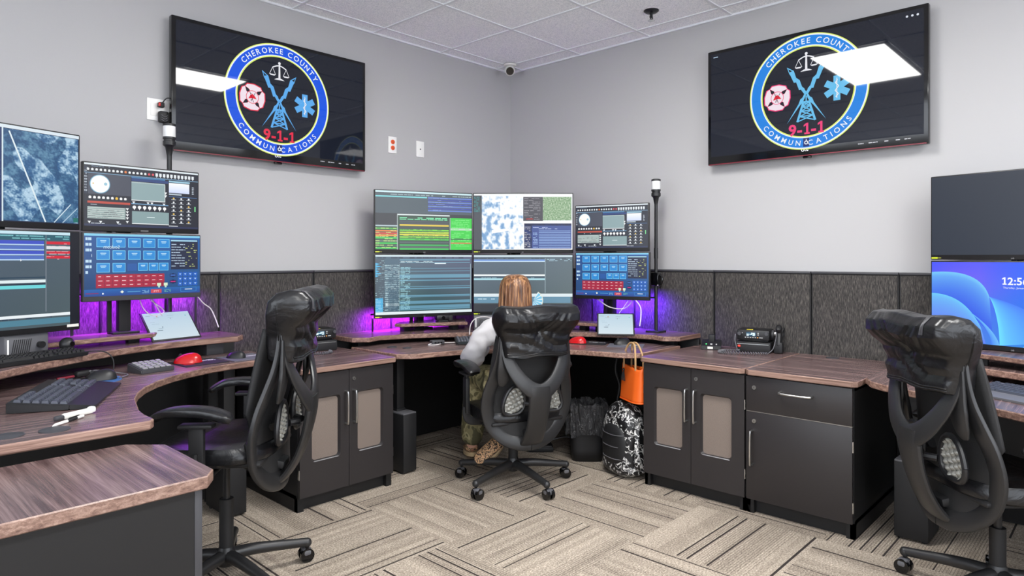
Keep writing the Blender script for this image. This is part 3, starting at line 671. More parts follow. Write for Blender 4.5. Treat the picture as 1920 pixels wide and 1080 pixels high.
def pic_cad_blue(rs,flip=False):
    def f(c,w,h):
        r=random.Random(rs); c.field(0,0,w,h,8,6,lambda x,y:(int(44+20*(1-y)+10*x),int(66+26*(1-x*.5)),int(84+26*(1-y))))
        c.layer=2; c.rect(0,0,w,h*.025,(215,235,240)); c.dashes(0,h*.03,w,h*.03,1,(20,40,60),r,.5,.6)
        c.rect(0,h*.06,w*.09,h*.9,(58,78,92)); c.dashes(.0,h*.08,w*.09,h*.88,26,(170,205,215),r,.5,.35,.012)
        c.layer=3
        c.rect(w*.0,h*.72,w*.075,h*.24,(60,170,220)); c.dashes(0,h*.73,w*.075,h*.22,9,(190,230,245),r,.8,.3,.02)
        for i in range(6): c.poly([(0,h*(.13+i*.04)),(w*(.045+.02*math.sin(i*2)),h*(.15+i*.04)),(0,h*(.17+i*.04))],(70,180,225))
        x0=w*.09
        c.rect(x0,h*.07,w*.14,h*.9,(60,92,110)); c.dashes(x0,h*.16,w*.15,h*.78,22,(160,190,200),r,.8,.5,.03)
        c.dashes(x0,h*.16,w*.15,h*.78,44,(220,238,240),r,.45,.3,.012)
        c.rect(x0+w*.01,h*.81,w*.13,h*.05,(230,245,248))
        for y,hh in((.07,.02),(.12,.012),(.22,.01),(.27,.008),(.33,.06),(.42,.02),(.53,.012),(.56,.02),(.68,.025),(.71,.008),(.78,.05),(.86,.05),(.915,.02)):
            c.rect(x0+w*.15,h*y,w*.74,h*hh,(96,148,172)); 
        c.layer=4; c.dashes(x0+w*.16,h*.10,w*.35,h*.03,2,(200,225,230),r,.7,.5,.02); c.dashes(x0+w*.16,h*.2,w*.10,h*.72,34,(150,205,215),r,.7,.45,.016)
        c.rect(w*.60,h*.135,w*.12,h*.015,(230,245,248)); c.rect(0,h*.955,w,h*.045,(225,238,240)); c.rect(w*.235,h*.15,.0015,h*.8,(170,200,205)); c.rect(w*.985,h*.15,.003,h*.7,(170,200,205))
    return f
def pic_cad_green(c,w,h):
    r=random.Random(5); c.rect(0,0,w,h,(62,78,86)); c.layer=2
    c.rect(0,0,w,h*.03,(200,230,235)); c.dashes(0,h*.045,w,h*.03,1,(150,170,175),r,.7,.5); c.rect(0,h*.085,w*.52,h*.022,(120,210,215))
    for i in range(7): c.rect(w*.53,h*(.085+i*.037),w*.47,h*.024,(40,60,165) if i%2 else (90,120,200)); 
    c.dashes(w*.54,h*.085,w*.45,h*.24,7,(170,190,235),r,.6,.2,.03)
    c.rect(0,h*.38,w,h*.62,(22,24,28)); c.layer=3
    c.rect(w*.22,h*.40,w*.54,h*.6,(18,60,30)); c.rect(0,h*.60,w*.22,h*.40,(24,70,34)); c.rect(w*.77,h*.44,w*.23,h*.56,(30,205,40))
    c.layer=4
    c.rect(w*.22,h*.39,w*.54,h*.022,(215,225,225)); c.rect(0,h*.585,w*.22,h*.02,(180,200,205))
    c.dashes(w*.24,h*.44,w*.5,h*.05,2,(120,230,170),r,.8,.6,.03)
    for y,col in((.50,(60,64,70)),(.535,(60,64,70)),(.565,(225,195,40)),(.61,(50,56,60)),(.65,(120,215,40)),(.69,(190,220,40)),(.73,(225,215,50)),(.77,(130,210,40)),(.81,(60,200,60)),(.86,(70,82,84)),(.91,(30,170,70)),(.945,(70,82,84)),(.975,(40,190,70))):
        c.rect(w*.24,h*y,w*.51,h*.028,col)
    for y,col in((.63,(70,170,60)),(.67,(230,120,30)),(.71,(215,60,30)),(.745,(230,150,40)),(.79,(40,200,70)),(.84,(90,110,100)),(.88,(40,200,70)),(.92,(60,90,80)),(.96,(40,200,70))):
        c.rect(0,h*y,w*.215,h*.026,col)
    c.rect(w*.77,h*.62,w*.23,h*.035,(190,215,190)); c.rect(w*.77,h*.80,w*.23,h*.02,(20,70,30)); c.rect(w*.77,h*.87,w*.23,h*.025,(190,120,40))
    c.layer=5; c.dashes(w*.24,h*.64,w*.5,h*.2,6,(60,120,30),r,.6,.3,.02); c.dashes(0,h*.62,w*.21,h*.36,10,(200,230,120),r,.45,.3,.018); c.dashes(w*.78,h*.46,w*.2,h*.52,16,(120,235,120),r,.6,.3,.02)
    c.ring(w*.52,h*1.0-.02,.030,.034,(225,215,140),8) if False else None
    c.rect(w*.215,h*.39,.003,h*.61,(210,220,220)); c.rect(w*.762,h*.44,.003,h*.56,(210,220,220))
def pic_map_white(c,w,h):
    r=random.Random(9)
    def f(x,y):
        n=noise.noise(Vector((x*9,y*9,1)))+.5*noise.noise(Vector((x*24,y*24,4)))
        k=max(0,min(1,.35+n*1.3-(x-.35)*.6+(y-.5)*.35)); k=k*k*(3-2*k)*.9
        return (int(250-160*k),int(252-110*k),int(254-60*k))
    c.rect(0,0,w,h,(240,244,246)); c.layer=2; c.rect(0,h*.03,w*.08,h*.97,(50,54,62)); c.dashes(0,h*.05,w*.07,h*.28,12,(60,150,150),r,.8,.6,.01)
    c.field(w*.08,h*.04,w*.42,h*.95,60,56,f); c.layer=3
    for x,y,a,b_ in((.2,.08,.16,.05),(.30,.13,.12,.10),(.28,.30,.10,.06),(.24,.45,.15,.05),(.18,.62,.18,.06)): c.poly([(w*x,h*(y+.03)),(w*x,h*(y+.03+b_)),(w*(x+a),h*(y+b_-.02)),(w*(x+a),h*y)],(252,252,252))
    c.rect(w*.50,h*.055,w*.20,h*.43,(50,48,58)); c.dashes(w*.51,h*.07,w*.17,h*.4,13,(170,168,175),r,.6,.35,.02); c.rect(w*.53,h*.44,w*.07,h*.02,(190,60,60))
    def g(x,y):
        n=noise.noise(Vector((x*22,y*22,3)))*1.2; n=max(-1,min(1,n)); return (int(135+85*n),int(168+60*n),int(125+80*n))
    c.field(w*.70,h*.055,w*.29,h*.42,44,34,g); c.rect(w*.50,h*.5,w*.5,h*.5,(245,246,248)); c.layer=4; c.rect(w*.51,h*.53,w*.48,h*.45,(30,62,140)); c.rect(w*.51,h*.53,w*.08,h*.45,(50,50,64)); c.rect(w*.51,h*.53,w*.48,h*.04,(44,44,60))
    c.layer=5
    for i in range(11): c.rect(w*.66,h*(.66+i*.029),w*.32,h*.010,(150,185,235))
    c.dashes(w*.60,h*.59,w*.25,h*.05,2,(190,205,240),r,.7,.4,.02); c.dashes(w*.515,h*.58,w*.06,h*.38,12,(180,180,190),r,.6,.4,.01); c.dashes(w*.60,h*.66,w*.05,h*.31,11,(160,190,235),r,.7,.4,.01)
def pic_cad_grey(c,w,h):
    r=random.Random(11); c.field(0,0,w,h,6,6,lambda x,y:(int(72+8*x),int(90+8*x),int(98+10*(1-y)))); c.layer=2
    c.rect(0,0,w,h*.03,(205,225,232)); c.dashes(0,h*.04,w,h*.03,1,(40,60,75),r,.6,.5,.03); c.rect(0,h*.075,w*.72,h*.03,(110,150,215)); c.rect(0,h*.105,w*.72,h*.012,(200,225,235))
    c.rect(0,h*.34,w*.72,h*.03,(235,240,240)); c.rect(0,h*.38,w*.72,h*.022,(40,70,90)); c.rect(0,h*.41,w*.72,h*.03,(170,220,230)); c.rect(w*.72,h*.05,.004,h*.62,(150,170,178)); c.rect(0,h*.68,w,h*.055,(220,232,236)); c.rect(0,h*.735,w*.98,h*.11,(95,140,165)); c.rect(0,h*.86,w,h*.14,(34,38,46)); c.layer=3
    c.dashes(w*.02,h*.39,w*.6,h*.018,1,(150,190,200),r,.7,.6,.02); c.dashes(w*.04,h*.76,w*.5,h*.03,1,(190,220,235),r,.5,.5,.02); c.dashes(w*.74,h*.06,w*.25,h*.05,2,(170,205,220),r,.7,.4,.02)
    # round gauge
    c.layer=4; gx_,gy_=w*.60,h*.80
    for i in range(20):
        a=R(-60+i*8); b_=R(-60+(i+1)*8)
        c.poly([(gx_+.02*math.cos(a)*.2,gy_+.02*math.sin(a)*.2),(gx_+.065*math.cos(a),gy_+.065*math.sin(a)),(gx_+.065*math.cos(b_),gy_+.065*math.sin(b_))],(120,200,235) if i%3 else (225,240,245))
    for i in range(20):
        a=R(-60+i*8); b_=R(-60+(i+1)*8); c.poly([(gx_+.065*math.cos(a),gy_+.065*math.sin(a)),(gx_+.070*math.cos(a),gy_+.070*math.sin(a)),(gx_+.070*math.cos(b_),gy_+.070*math.sin(b_)),(gx_+.065*math.cos(b_),gy_+.065*math.sin(b_))],(235,235,215))
def pic_phone(c,w,h):
    r=random.Random(13); c.rect(0,0,w,h,(12,18,34)); c.layer=2
    c.rect(0,0,w,h*.028,(225,235,240)); c.dashes(w*.01,h*.035,w*.2,h*.02,1,(120,140,160),r,.6,.5,.01)
    for i in range(28):
        x=w*(.03+i*.034); col=(235,238,240) if i not in(9,15,16) else ((225,130,70) if i==9 else (220,90,100))
        if i<17: c.ring(x,h*.095,0,h*.02,col,7); c.rect(x-h*.016,h*.09,h*.032,h*.024,col)
        else: c.rect(x-h*.02,h*.065,h*.04,h*.055,(228,234,238)); c.rect(x-h*.006,h*.12,h*.012,h*.016,(228,234,238))
    c.rect(0,h*.145,w,h*.012,(120,160,190))
    c.rect(0,h*.05,w*.025,h*.44,(30,40,60)); c.dashes(0,h*.06,w*.025,h*.4,9,(200,210,220),r,.8,.5,.006)
    c.rect(w*.03,h*.16,w*.35,h*.33,(66,70,84)); c.layer=3; c.ring(w*.125,h*.325,0,h*.150,(110,170,200),30); c.layer=4; c.ring(w*.125,h*.325,0,h*.138,(250,250,245),30); c.layer=5; c.ring(w*.17,h*.32,0,h*.025,(150,195,215),12); c.ring(w*.07,h*.32,0,h*.012,(220,190,120),8); c.layer=3
    c.rect(w*.385,h*.16,w*.30,h*.022,(60,120,170)); c.rect(w*.385,h*.185,w*.33,h*.045,(36,62,120)); c.rect(w*.385,h*.24,w*.30,h*.30,(140,165,168)); c.rect(w*.385,h*.24,w*.30,h*.02,(190,205,205)); c.rect(w*.385,h*.54,w*.30,h*.015,(225,228,228)); c.rect(w*.68,h*.26,w*.006,h*.29,(225,228,228))
    c.rect(w*.72,h*.17,w*.20,h*.03,(150,195,215)); c.field(w*.72,h*.21,w*.195,h*.17,5,4,lambda x,y:(int(248-40*y),int(250-30*y),252)); c.rect(w*.72,h*.395,w*.12,h*.022,(190,205,215)); c.dashes(w*.94,h*.25,w*.02,h*.14,5,(200,210,220),r,1,.5,.01)
    c.rect(w*.72,h*.44,w*.27,h*.01,(70,110,160))
    for i in range(9): 
        x=w*(.045+i*.036); c.ring(x,h*.54,0,h*.022,(240,240,240) if i not in(6,) else (235,190,60),7); c.rect(x-h*.018,h*.54,h*.036,h*.02,(240,240,240) if i!=6 else (235,190,60))
    c.rect(w*.025,h*.60,w*.35,h*.035,(190,70,50)); c.rect(w*.385,h*.60,w*.33,h*.014,(120,170,210)); c.dashes(w*.05,h*.645,w*.17,h*.02,1,(170,180,190),r,.8,.6,.02)
    c.rect(w*.025,h*.69,w*.31,h*.19,(150,170,168)); c.layer=4
    for i in range(6): c.rect(w*.025,h*(.70+i*.031),w*.30,h*.006,(225,230,225))
    c.dashes(w*.03,h*.70,w*.28,h*.18,6,(90,100,104),r,.5,.3,.02); c.layer=3
    for i in range(7): c.ring(w*(.41+i*.045),h*.665,0,h*.028,(245,245,245),14); c.poly([(w*(.41+i*.045)-.004,h*.685),(w*(.41+i*.045),h*.715),(w*(.41+i*.045)+.004,h*.685)],(245,245,245))
    c.rect(w*.39,h*.73,w*.33,h*.20,(132,158,160)); c.rect(w*.39,h*.93,w*.33,h*.014,(225,230,230)); c.layer=4; c.rect(w*.52,h*.82,w*.07,h*.012,(220,235,235)); c.layer=3
    for x,y in((.405,.57),(.53,.57),(.565,.57),(.675,.575),(.35,.69),(.35,.74),(.35,.79),(.35,.84),(.35,.90),(.04,.92),(.13,.915),(.27,.915),(.69,.38),(.69,.43)):
        c.poly([(w*x-.007,h*y),(w*x,h*y+.012),(w*x+.007,h*y)],(235,238,240))
    for j in range(7):
        for i in range(3):
            x=w*(.765+i*.072); y=h*(.475+j*.068); col=(235,238,240) if (i+j)%4 else (225,190,90)
            c.ring(x,y,0,h*.017,col,7); c.rect(x-w*.022,y+h*.018,w*.044,h*.008,(200,208,215))
    c.rect(w*.965,h*.60,w*.012,h*.09,(120,215,140)); c.dashes(w*.03,h*.945,w*.3,h*.02,1,(190,200,210),r,.7,.6,.012); c.dashes(w*.72,h*.95,w*.1,h*.015,1,(220,225,230),r,1,.7,.03); c.rect(0,h*.965,w,h*.035,(16,30,70))
def pic_radio(mirrored):
    def f(c,w,h):
        r=random.Random(17); c.field(0,0,w,h,6,5,lambda x,y:(int(8+10*x),int(62+16*x+14*(1-y)),int(112+34*(1-y)+20*x))); c.layer=2
        c.rect(0,0,w,h*.035,(130,205,235)); c.dashes(w*.01,h*.04,w*.05,h*.62,7,(190,220,240),r,.9,.5,.008)
        def key(x,y,kw,kh):
            c.layer=2; c.rect(x,y,kw,kh,(120,212,250)); c.layer=3; c.rect(x+.0022,y+.0022,kw-.0044,kh-.0044,(26,136,212)); c.layer=4; c.rect(x+kw*.28,y+kh*.26,kw*.45,kh*.10,(190,225,245)); c.rect(x+kw*.33,y+kh*.42,kw*.34,kh*.08,(150,205,235)); c.layer=2
        kw=w*.105; kh=h*.15
        for j in range(2):
            for i in range(5): key(w*(.095+i*.128),h*(.065+j*.20),kw,kh)
        key(w*.095,h*.47,kw,kh); key(w*.223,h*.47,kw,kh)
        for i in range(3): key(w*(.435+i*.092),h*.47,w*.083,h*.13)
        c.rect(w*.345,h*.48,w*.08,h*.12,(20,84,160))
        c.rect(w*.09,h*.65,w*.575,h*.22,(150,22,56)); c.layer=3
        for j in range(3):
            for i in range(9):
                if j==2 and i==8: continue
                x=w*(.098+i*.064); y=h*(.665+j*.068); c.rect(x,y,w*.056,h*.056,(176,26,58)); c.layer=4; c.rect(x+w*.01,y+h*.018,w*.034*r.uniform(.6,1),h*.010,(240,215,220)); c.layer=3
        c.rect(w*.725,h*.065,w*.255,h*.52,(14,26,58)); c.layer=4; c.rect(w*.725,h*.075,w*.25,h*.024,(165,215,240)); c.dashes(w*.73,h*.13,w*.13,h*.42,9,(180,200,220),r,.8,.3,.014); c.dashes(w*.86,h*.13,w*.11,h*.42,12,(190,200,120),r,.3,.4,.006)
        for j in range(3):
            for i in range(4): x=w*(.79+i*.048); y=h*(.635+j*.082); c.layer=3; c.rect(x,y,w*.042,h*.072,(18,92,190)); c.layer=4; c.poly([(x+w*.010,y+h*.022),(x+w*.021,y+h*.05),(x+w*.032,y+h*.022)],(170,205,240))
        for y,col in((.665,(60,110,190)),(.775,(190,40,120))):
            c.layer=3; c.ring(w*.745,h*(y+.02),0,h*.035,(10,24,70),16); c.rect(w*.715,h*(y-.005),w*.06,h*.05,(14,34,90)); c.layer=4; c.rect(w*.722,h*(y+.008),w*.045,h*.022,col)
        c.layer=4
        for x in(.60,.66): c.rect(w*x,h*.81,w*.035,h*.05,(215,235,205)); c.ring(w*(x+.017),h*.875,0,h*.018,(190,225,200),8)
        c.layer=2; c.field(0,h*.89,w,h*.11,4,2,lambda x,y:(int(20+14*y),int(98-30*y),int(176-30*y))); c.layer=3
        c.rect(w*.545,h*.915,w*.095,h*.065,(205,70,84)); c.rect(w*.815,h*.90,w*.15,h*.075,(60,150,215)); c.layer=4; c.text('PTT',w*.572,h*.966,h*.045,(250,215,220),.01)
        c.rect(w*.818,h*.905,w*.144,h*.065,(16,84,160)); c.layer=5; c.rect(w*.855,h*.925,w*.07,h*.014,(220,235,245)); c.ring(w*.145,h*.96,0,h*.014,(230,240,250),10); c.poly([(w*.30,h*.915),(w*.285,h*.94),(w*.30,h*.965),(w*.315,h*.94)],(235,240,220)); c.rect(w*.01,h*.945,w*.10,h*.016,(120,50,110)); c.rect(w*.345,h*.935,w*.11,h*.014,(80,150,200)); c.dashes(w*.47,h*.92,w*.06,h*.06,3,(150,200,230),r,.8,.4,.006); c.dashes(w*.665,h*.92,w*.06,h*.05,3,(120,200,150),r,.8,.4,.006)
        if mirrored: c.layer=6; c.text('Soulcom',w*.15,h*.235,h*.075,(205,225,235),.0,sp=.06,mirror=True)
    return f
def pic_satellite(c,w,h):
    c.rect(0,0,w,h,(16,30,60)); c.layer=2
    def f(x,y):
        n=noise.noise(Vector((x*12,y*7,2)))+.8*noise.noise(Vector((x*34,y*20,7)))+.7*noise.noise(Vector((x*90,y*60,9)))
        land=noise.noise(Vector((x*8+5,y*3.4,1)))
        k=max(0,min(1,.5+n*.9)); k2=max(0,min(1,.5+land*2.2+(.75-abs(x-.83))*0))
        a=(34,86,134); b_=(176,206,226); cc=(120,170,200)
        if k2>.40: base=[a[i]+(b_[i]-a[i])*min(1,k*1.15) for i in range(3)]
        else: base=[a[i]*.9+(cc[i]-a[i])*max(0,k-.25)*.9 for i in range(3)]
        base=[base[i]+(14 if noise.noise(Vector((x*90,y*80,3)))>.25 else 0) for i in range(3)]
        return tuple(int(max(0,min(255,q))) for q in base)
    c.field(w*.565,h*.04,w*.43,h*.95,110,110,lambda x,y:f(.565+.43*x,y)); c.layer=3; c.rect(0,0,w,h*.035,(220,232,240)); c.rect(0,.0,w*.5,h*.02,(230,120,190)); c.rect(w*.562,h*.03,w*.008,h*.97,(215,232,240)); c.rect(0,h*.06,w*.56,h*.93,(22,40,84))
    r=random.Random(2); c.layer=4; c.rect(w*.34,h*.035,w*.22,h*.96,(18,44,100)); c.dashes(w*.35,h*.05,w*.205,h*.93,44,(160,190,220),r,.8,.3,.012)
    c.line([(w*.60,h*.06),(w*.80,h*.99)],.006,(225,238,242)); c.line([(w*.95,h*.78),(w*.85,h*.99)],.004,(205,225,235)); c.line([(w*.99,h*.82),(w*.9,h*.99)],.003,(190,215,230))
    c.rect(w*.965,h*.93,w*.03,h*.05,(20,110,100))
def pic_cad_b(c,w,h):
    r=random.Random(21); c.rect(0,0,w,h,(14,18,26)); c.layer=2; W2=w*.945
    c.field(0,0,W2,h,5,6,lambda x,y:(int(66+10*x),int(84+8*x),int(96+8*(1-y)))); c.layer=3; c.rect(0,0,W2,h*.03,(200,230,240)); c.rect(0,h*.03,W2,h*.06,(36,90,105)); c.dashes(0,h*.035,W2,h*.05,2,(130,200,205),r,.8,.5,.03)
    sx=w*.80
    for i in range(4): c.rect(0,h*(.095+i*.052),sx-.006,h*.036,(62,82,196) if i%2==0 else (80,110,190)); c.rect(0,h*(.131+i*.052),sx-.006,h*.012,(180,210,240))
    for i in range(4): c.rect(sx+.004,h*(.10+i*.05),W2-sx-.004,h*.030,(220,225,230) if i in(1,) else (210,30,50))
    c.dashes(sx+.004,h*.11,W2-sx-.006,h*.19,7,(235,200,205),r,.6,.25,.02); c.rect(sx,h*.03,.004,h*.81,(120,130,140))
    c.rect(0,h*.47,sx,h*.012,(30,60,80)); c.rect(0,h*.50,sx,h*.03,(225,238,240)); c.rect(0,h*.54,sx,h*.012,(20,40,60)); c.rect(0,h*.555,sx,h*.035,(110,215,220)); c.rect(0,h*.86,W2,h*.03,(235,242,245)); c.rect(0,h*.91,W2,h*.06,(80,130,150)); c.dashes(0,h*.89,W2*.9,h*.015,1,(40,60,80),r,.7,.7,.02)
    c.poly([(w*.66,h*.28),(w*.66,h*.31),(w*.668,h*.30)],(240,240,240))
def pic_dark(c,w,h): c.rect(0,0,w,h,(40,48,60))
def pic_bloom(c,w,h):
    c.field(0,0,w,h,20,14,lambda x,y:(int(40+60*max(0,1-2.2*math.hypot(x-.1,y-.25))+30*max(0,1-3*abs(x-.3))),int(84+40*y+20*x),int(232+18*(1-y))))
    def petal(p0,p1,p2,p3,q,ca,cb,ly,n=22):
        # surface between a bezier edge (bright) and a second bezier
        c.layer=ly
        def bz(P,u): return tuple((1-u)**3*P[0][i]+3*u*(1-u)**2*P[1][i]+3*u*u*(1-u)*P[2][i]+u**3*P[3][i] for i in(0,1))
        A=[p0,p1,p2,p3]; V=[];C_=[];base=len(c.v); m_=8
        for i in range(n+1):
            a=bz(A,i/n); b_=bz(q,i/n)
            for j in range(m_+1):
                s_=j/m_; x=max(0,min(1,a[0]*(1-s_)+b_[0]*s_)); y=max(0,min(1,a[1]*(1-s_)+b_[1]*s_)); c.v.append(c._p(x*w,y*h)); k=s_**.6; C_.append(tuple(int(ca[z]*(1-k)+cb[z]*k) for z in range(3)))
        for i in range(n):
            for j in range(m_):
                k0=i*(m_+1)+j; qd=(k0,k0+1,k0+m_+2,k0+m_+1); c.f.append(tuple(base+z for z in qd)); c.c.append([C_[z] for z in qd])
    petal((0,.13),(.18,.10),(.32,.16),(.36,.42),[(0,.55),(.1,.5),(.2,.5),(.38,.9)],(120,205,250),(50,90,235),2)
    petal((.36,.42),(.40,.55),(.42,.8),(.42,1),[(.36,.42),(.52,.5),(.66,.6),(.78,.9)],(110,225,255),(70,130,250),3)
    petal((0,.40),(.14,.40),(.24,.52),(.31,.80),[(0,.8),(.1,.8),(.2,.85),(.34,1)],(110,205,250),(100,130,245),3)
    petal((.31,.72),(.36,.86),(.37,.93),(.37,1),[(.2,.56),(.33,.72),(.40,.85),(.42,1)],(60,120,245),(110,190,250),4)
    petal((.55,1),(.64,.86),(.76,.78),(1,.74),[(.62,1),(.72,.9),(.8,.86),(1,.84)],(150,225,255),(40,80,225),5)
    petal((.66,1),(.74,.9),(.84,.86),(1,.86),[(.74,1),(.8,.95),(.88,.93),(1,.95)],(170,230,255),(50,110,240),6)
    c.layer=7; c.text('12:56',w*.50,h*.26,h*.115,(245,248,255),.02,center=True) if False else c.text('12:56',w*.432,h*.268,h*.122,(245,248,255),.02,sp=.06)
    c.text('Thursday, January 16',w*.440,h*.315,h*.032,(225,232,250),.004,sp=.06)
gA='stacked screens of the corner workstation'; gB='stacked screens of the left workstation'
A1=((-1.549,-.239),(-.911,-.492)); A2=((-.906,-.498),(-.424,-1.007)); A3=((-.452,-1.045),(-.335,-1.552))
monitor('lower left monitor of the corner workstation, full of blue lists',*A1,.902,.690,.424,pic_cad_blue(1),gA,badge=1)
monitor('upper left monitor of the corner workstation, with bright green and yellow rows',*A1,1.333,.690,.420,pic_cad_green,gA,badge=1)
monitor('lower middle monitor of the corner workstation, behind the seated person\'s head',*A2,.902,.700,.424,pic_cad_grey,gA,badge=1)
monitor('upper middle monitor of the corner workstation, with a white street map',*A2,1.335,.700,.420,pic_map_white,gA,badge=1)
monitor('small lower right monitor of the corner workstation, blue keypad screen',*A3,1.022,.530,.318,pic_radio(False),gA,brand=None)
monitor('small upper right monitor of the corner workstation, with a white clock disc',*A3,1.345,.525,.318,pic_phone,gA,brand=None)
B1=((-3.574,-.572),(-3.272,-.469)); B2=((-3.239,-.374),(-2.696,-.322))
mon_b=monitor('large lower monitor at the left edge, grey columns with red rows',*B1,.985,.714,.432,pic_cad_b,gB,shift='R')
monitor('large upper monitor at the left edge, blue aerial map',*B1,1.425,.714,.420,pic_satellite,gB,shift='R')
monitor('small lower monitor of the left workstation, blue and red keypad screen',*B2,1.098,.550,.322,pic_radio(True),gB,brand=None,glossm='dark_grey')
monitor('small upper monitor of the left workstation, with a white clock disc',*B2,1.425,.540,.320,pic_phone,gB,brand='bar')
C1=((-.183,-3.11),(-.272,-3.496))
monitor('blank dark upper monitor at the right edge',*C1,1.292,.714,.420,pic_dark,'stacked screens of the right workstation',badge=1)
monitor('lower monitor at the right edge, blue petals and a clock reading 12:56',*C1,.865,.714,.422,pic_bloom,'stacked screens of the right workstation')
b=MB(); b.box((.325,-.0008,.020),(.05,.0012,.012),0,ry=0); b.build('white_sticker','white_paper',mon_b,'small white sticker at the lower right corner')
mount('black post holding the two left large screens of the corner workstation',-1.16,-.215,rzA,1.60,[(-1.21,-.31,1.12),(-1.21,-.31,1.54)])
mount('black post holding the two middle screens of the corner workstation',-.60,-.62,rzA,1.60,[(-.635,-.715,1.12),(-.635,-.715,1.54)])
mount('black post holding the two small right screens of the corner workstation',-.225,-1.19,rzA,1.56,[(-.34,-1.29,1.18),(-.34,-1.29,1.5)])
mount('black post holding the two small screens of the left workstation',-3.03,-.235,.930,1.64,[(-2.98,-.285,1.26),(-2.98,-.285,1.58)],base=(.12,.1))
mount('black post holding the two large screens of the left workstation',-3.56,-.40,.930,1.70,[(-3.60,-.53,1.2),(-3.60,-.53,1.62)],base=(.12,.1))
mount('black post holding the two screens of the right workstation',-.125,-3.46,.805,1.56,[(-.20,-3.47,1.08),(-.20,-3.47,1.5)],base=(.1,.12))

# status light poles
def light_pole(label,x,y,z0,ztop,rod):
    t=thing('status_light_pole',label,'status light',(x,y,0))
    b=MB(); b.cyl((0,0,z0),(0,0,ztop-.14),rod); b.build('pole','black_plastic',t)
    b=MB(); b.lathe([(rod,ztop-.17),(.020,ztop-.125),(.031,ztop-.115),(.031,ztop-.095),(.027,ztop-.093),(.027,ztop-.085),(.031,ztop-.083),(.031,ztop-.072)],n=24); b.build('socket','black_plastic',t)
    b=MB(); b.lathe([(.029,ztop-.072),(.030,ztop-.070),(.030,ztop-.016),(.029,ztop-.015)],n=24); b.build('lamp_lens','lens',t,'unlit white lens')
    b=MB(); b.lathe([(.031,ztop-.015),(.031,ztop-.004),(.02,ztop)],n=24); b.build('cap','black_plastic',t)
    b=MB(); b.box((0,0,z0+.006),(.10,.10,.012),.003); b.build('base_plate','soft_black',t)
    b=MB(); b.cyl((0,0,(z0+ztop)/2-.02),(0,0,(z0+ztop)/2+.05),rod*1.25); b.build('joint','black_plastic',t); return t
light_pole('black pole with an unlit white lens, behind the small left screens',-2.80,-.19,.885,2.005,.012)
light_pole('black pole with an unlit white lens, standing right of the corner screens',-.20,-1.53,rzA,1.83,.011)
t=thing('pole_clamp','black clamp block at the foot of the right pole light',"clamp",(-.20,-1.53,1.16)); b=MB(); b.box((0,-.0,0),(.05,.06,.09),.01); b.tube([(0,-.02,.04),(.0,-.05,.0),(0,-.03,-.06)],.006,8,sub=4); b.build('body','gloss_black',t); b=MB(); b.ball((-.02,-.025,-.04),.006); b.build('screw','chrome',t)

# ------------------------------------------------------------------ purple led strips behind the shelves
def led(label,p0,p1,z,m,power,col,tilt=0,z0=.805):
    p0=Vector((*p0,z)); p1=Vector((*p1,z)); d=(p1-p0); L=d.length; c=(p0+p1)/2
    t=thing('led_light_strip',label,'light strip',c,math.atan2(d.y,d.x),'purple light strips behind the screens')
    b=MB(); b.box((0,0,0),(L,.014,.010),.002); b.build('channel','soft_black',t)
    b=MB(); b.box((0,0,-.007),(L-.01,.008,.004),.001); b.build('diode_band',m,t)
    for sx in(-1,1): b=MB(); b.box((sx*(L/2-.012),0,(z0-z-.004)/2),(.012,.006,z-z0),0); b.build('bracket','soft_black',t)
    la=bpy.data.lights.new('led_glow','AREA'); la.shape='RECTANGLE'; la.size=L; la.size_y=.02; la.energy=power*LED_P; la.color=col
    lo=bpy.data.objects.new('led_glow',la); COL.objects.link(lo); lo.parent=t; lo.location=(0,0,-.012); lo.rotation_euler=(tilt,0,0)
    return t
PU=(.42,.02,1.0); BL=(.16,.03,1.0)
# positive tilt turns the glow towards the wall panels behind
led('purple light strip behind the left screens of the corner workstation',(-1.50,-.13),(-.95,-.15),.92,'led_purple',9,PU,R(36))
led('purple light strip behind the middle screens of the corner workstation',(-.55,-.45),(-.32,-.80),.90,'led_purple',3,PU,R(20))
led('blue violet light strip behind the small right screens of the corner workstation',(-.14,-.95),(-.14,-1.50),1.03,'led_blue',9,BL,R(38))
led('purple light strip behind the small screens of the left workstation',(-3.25,-.19),(-2.80,-.17),1.125,'led_purple',5.5,PU,R(34),.93)
led('purple light strip beside the tablet of the left workstation',(-2.86,-.10),(-2.62,-.10),1.13,'led_purple',2,PU,R(10),.885)
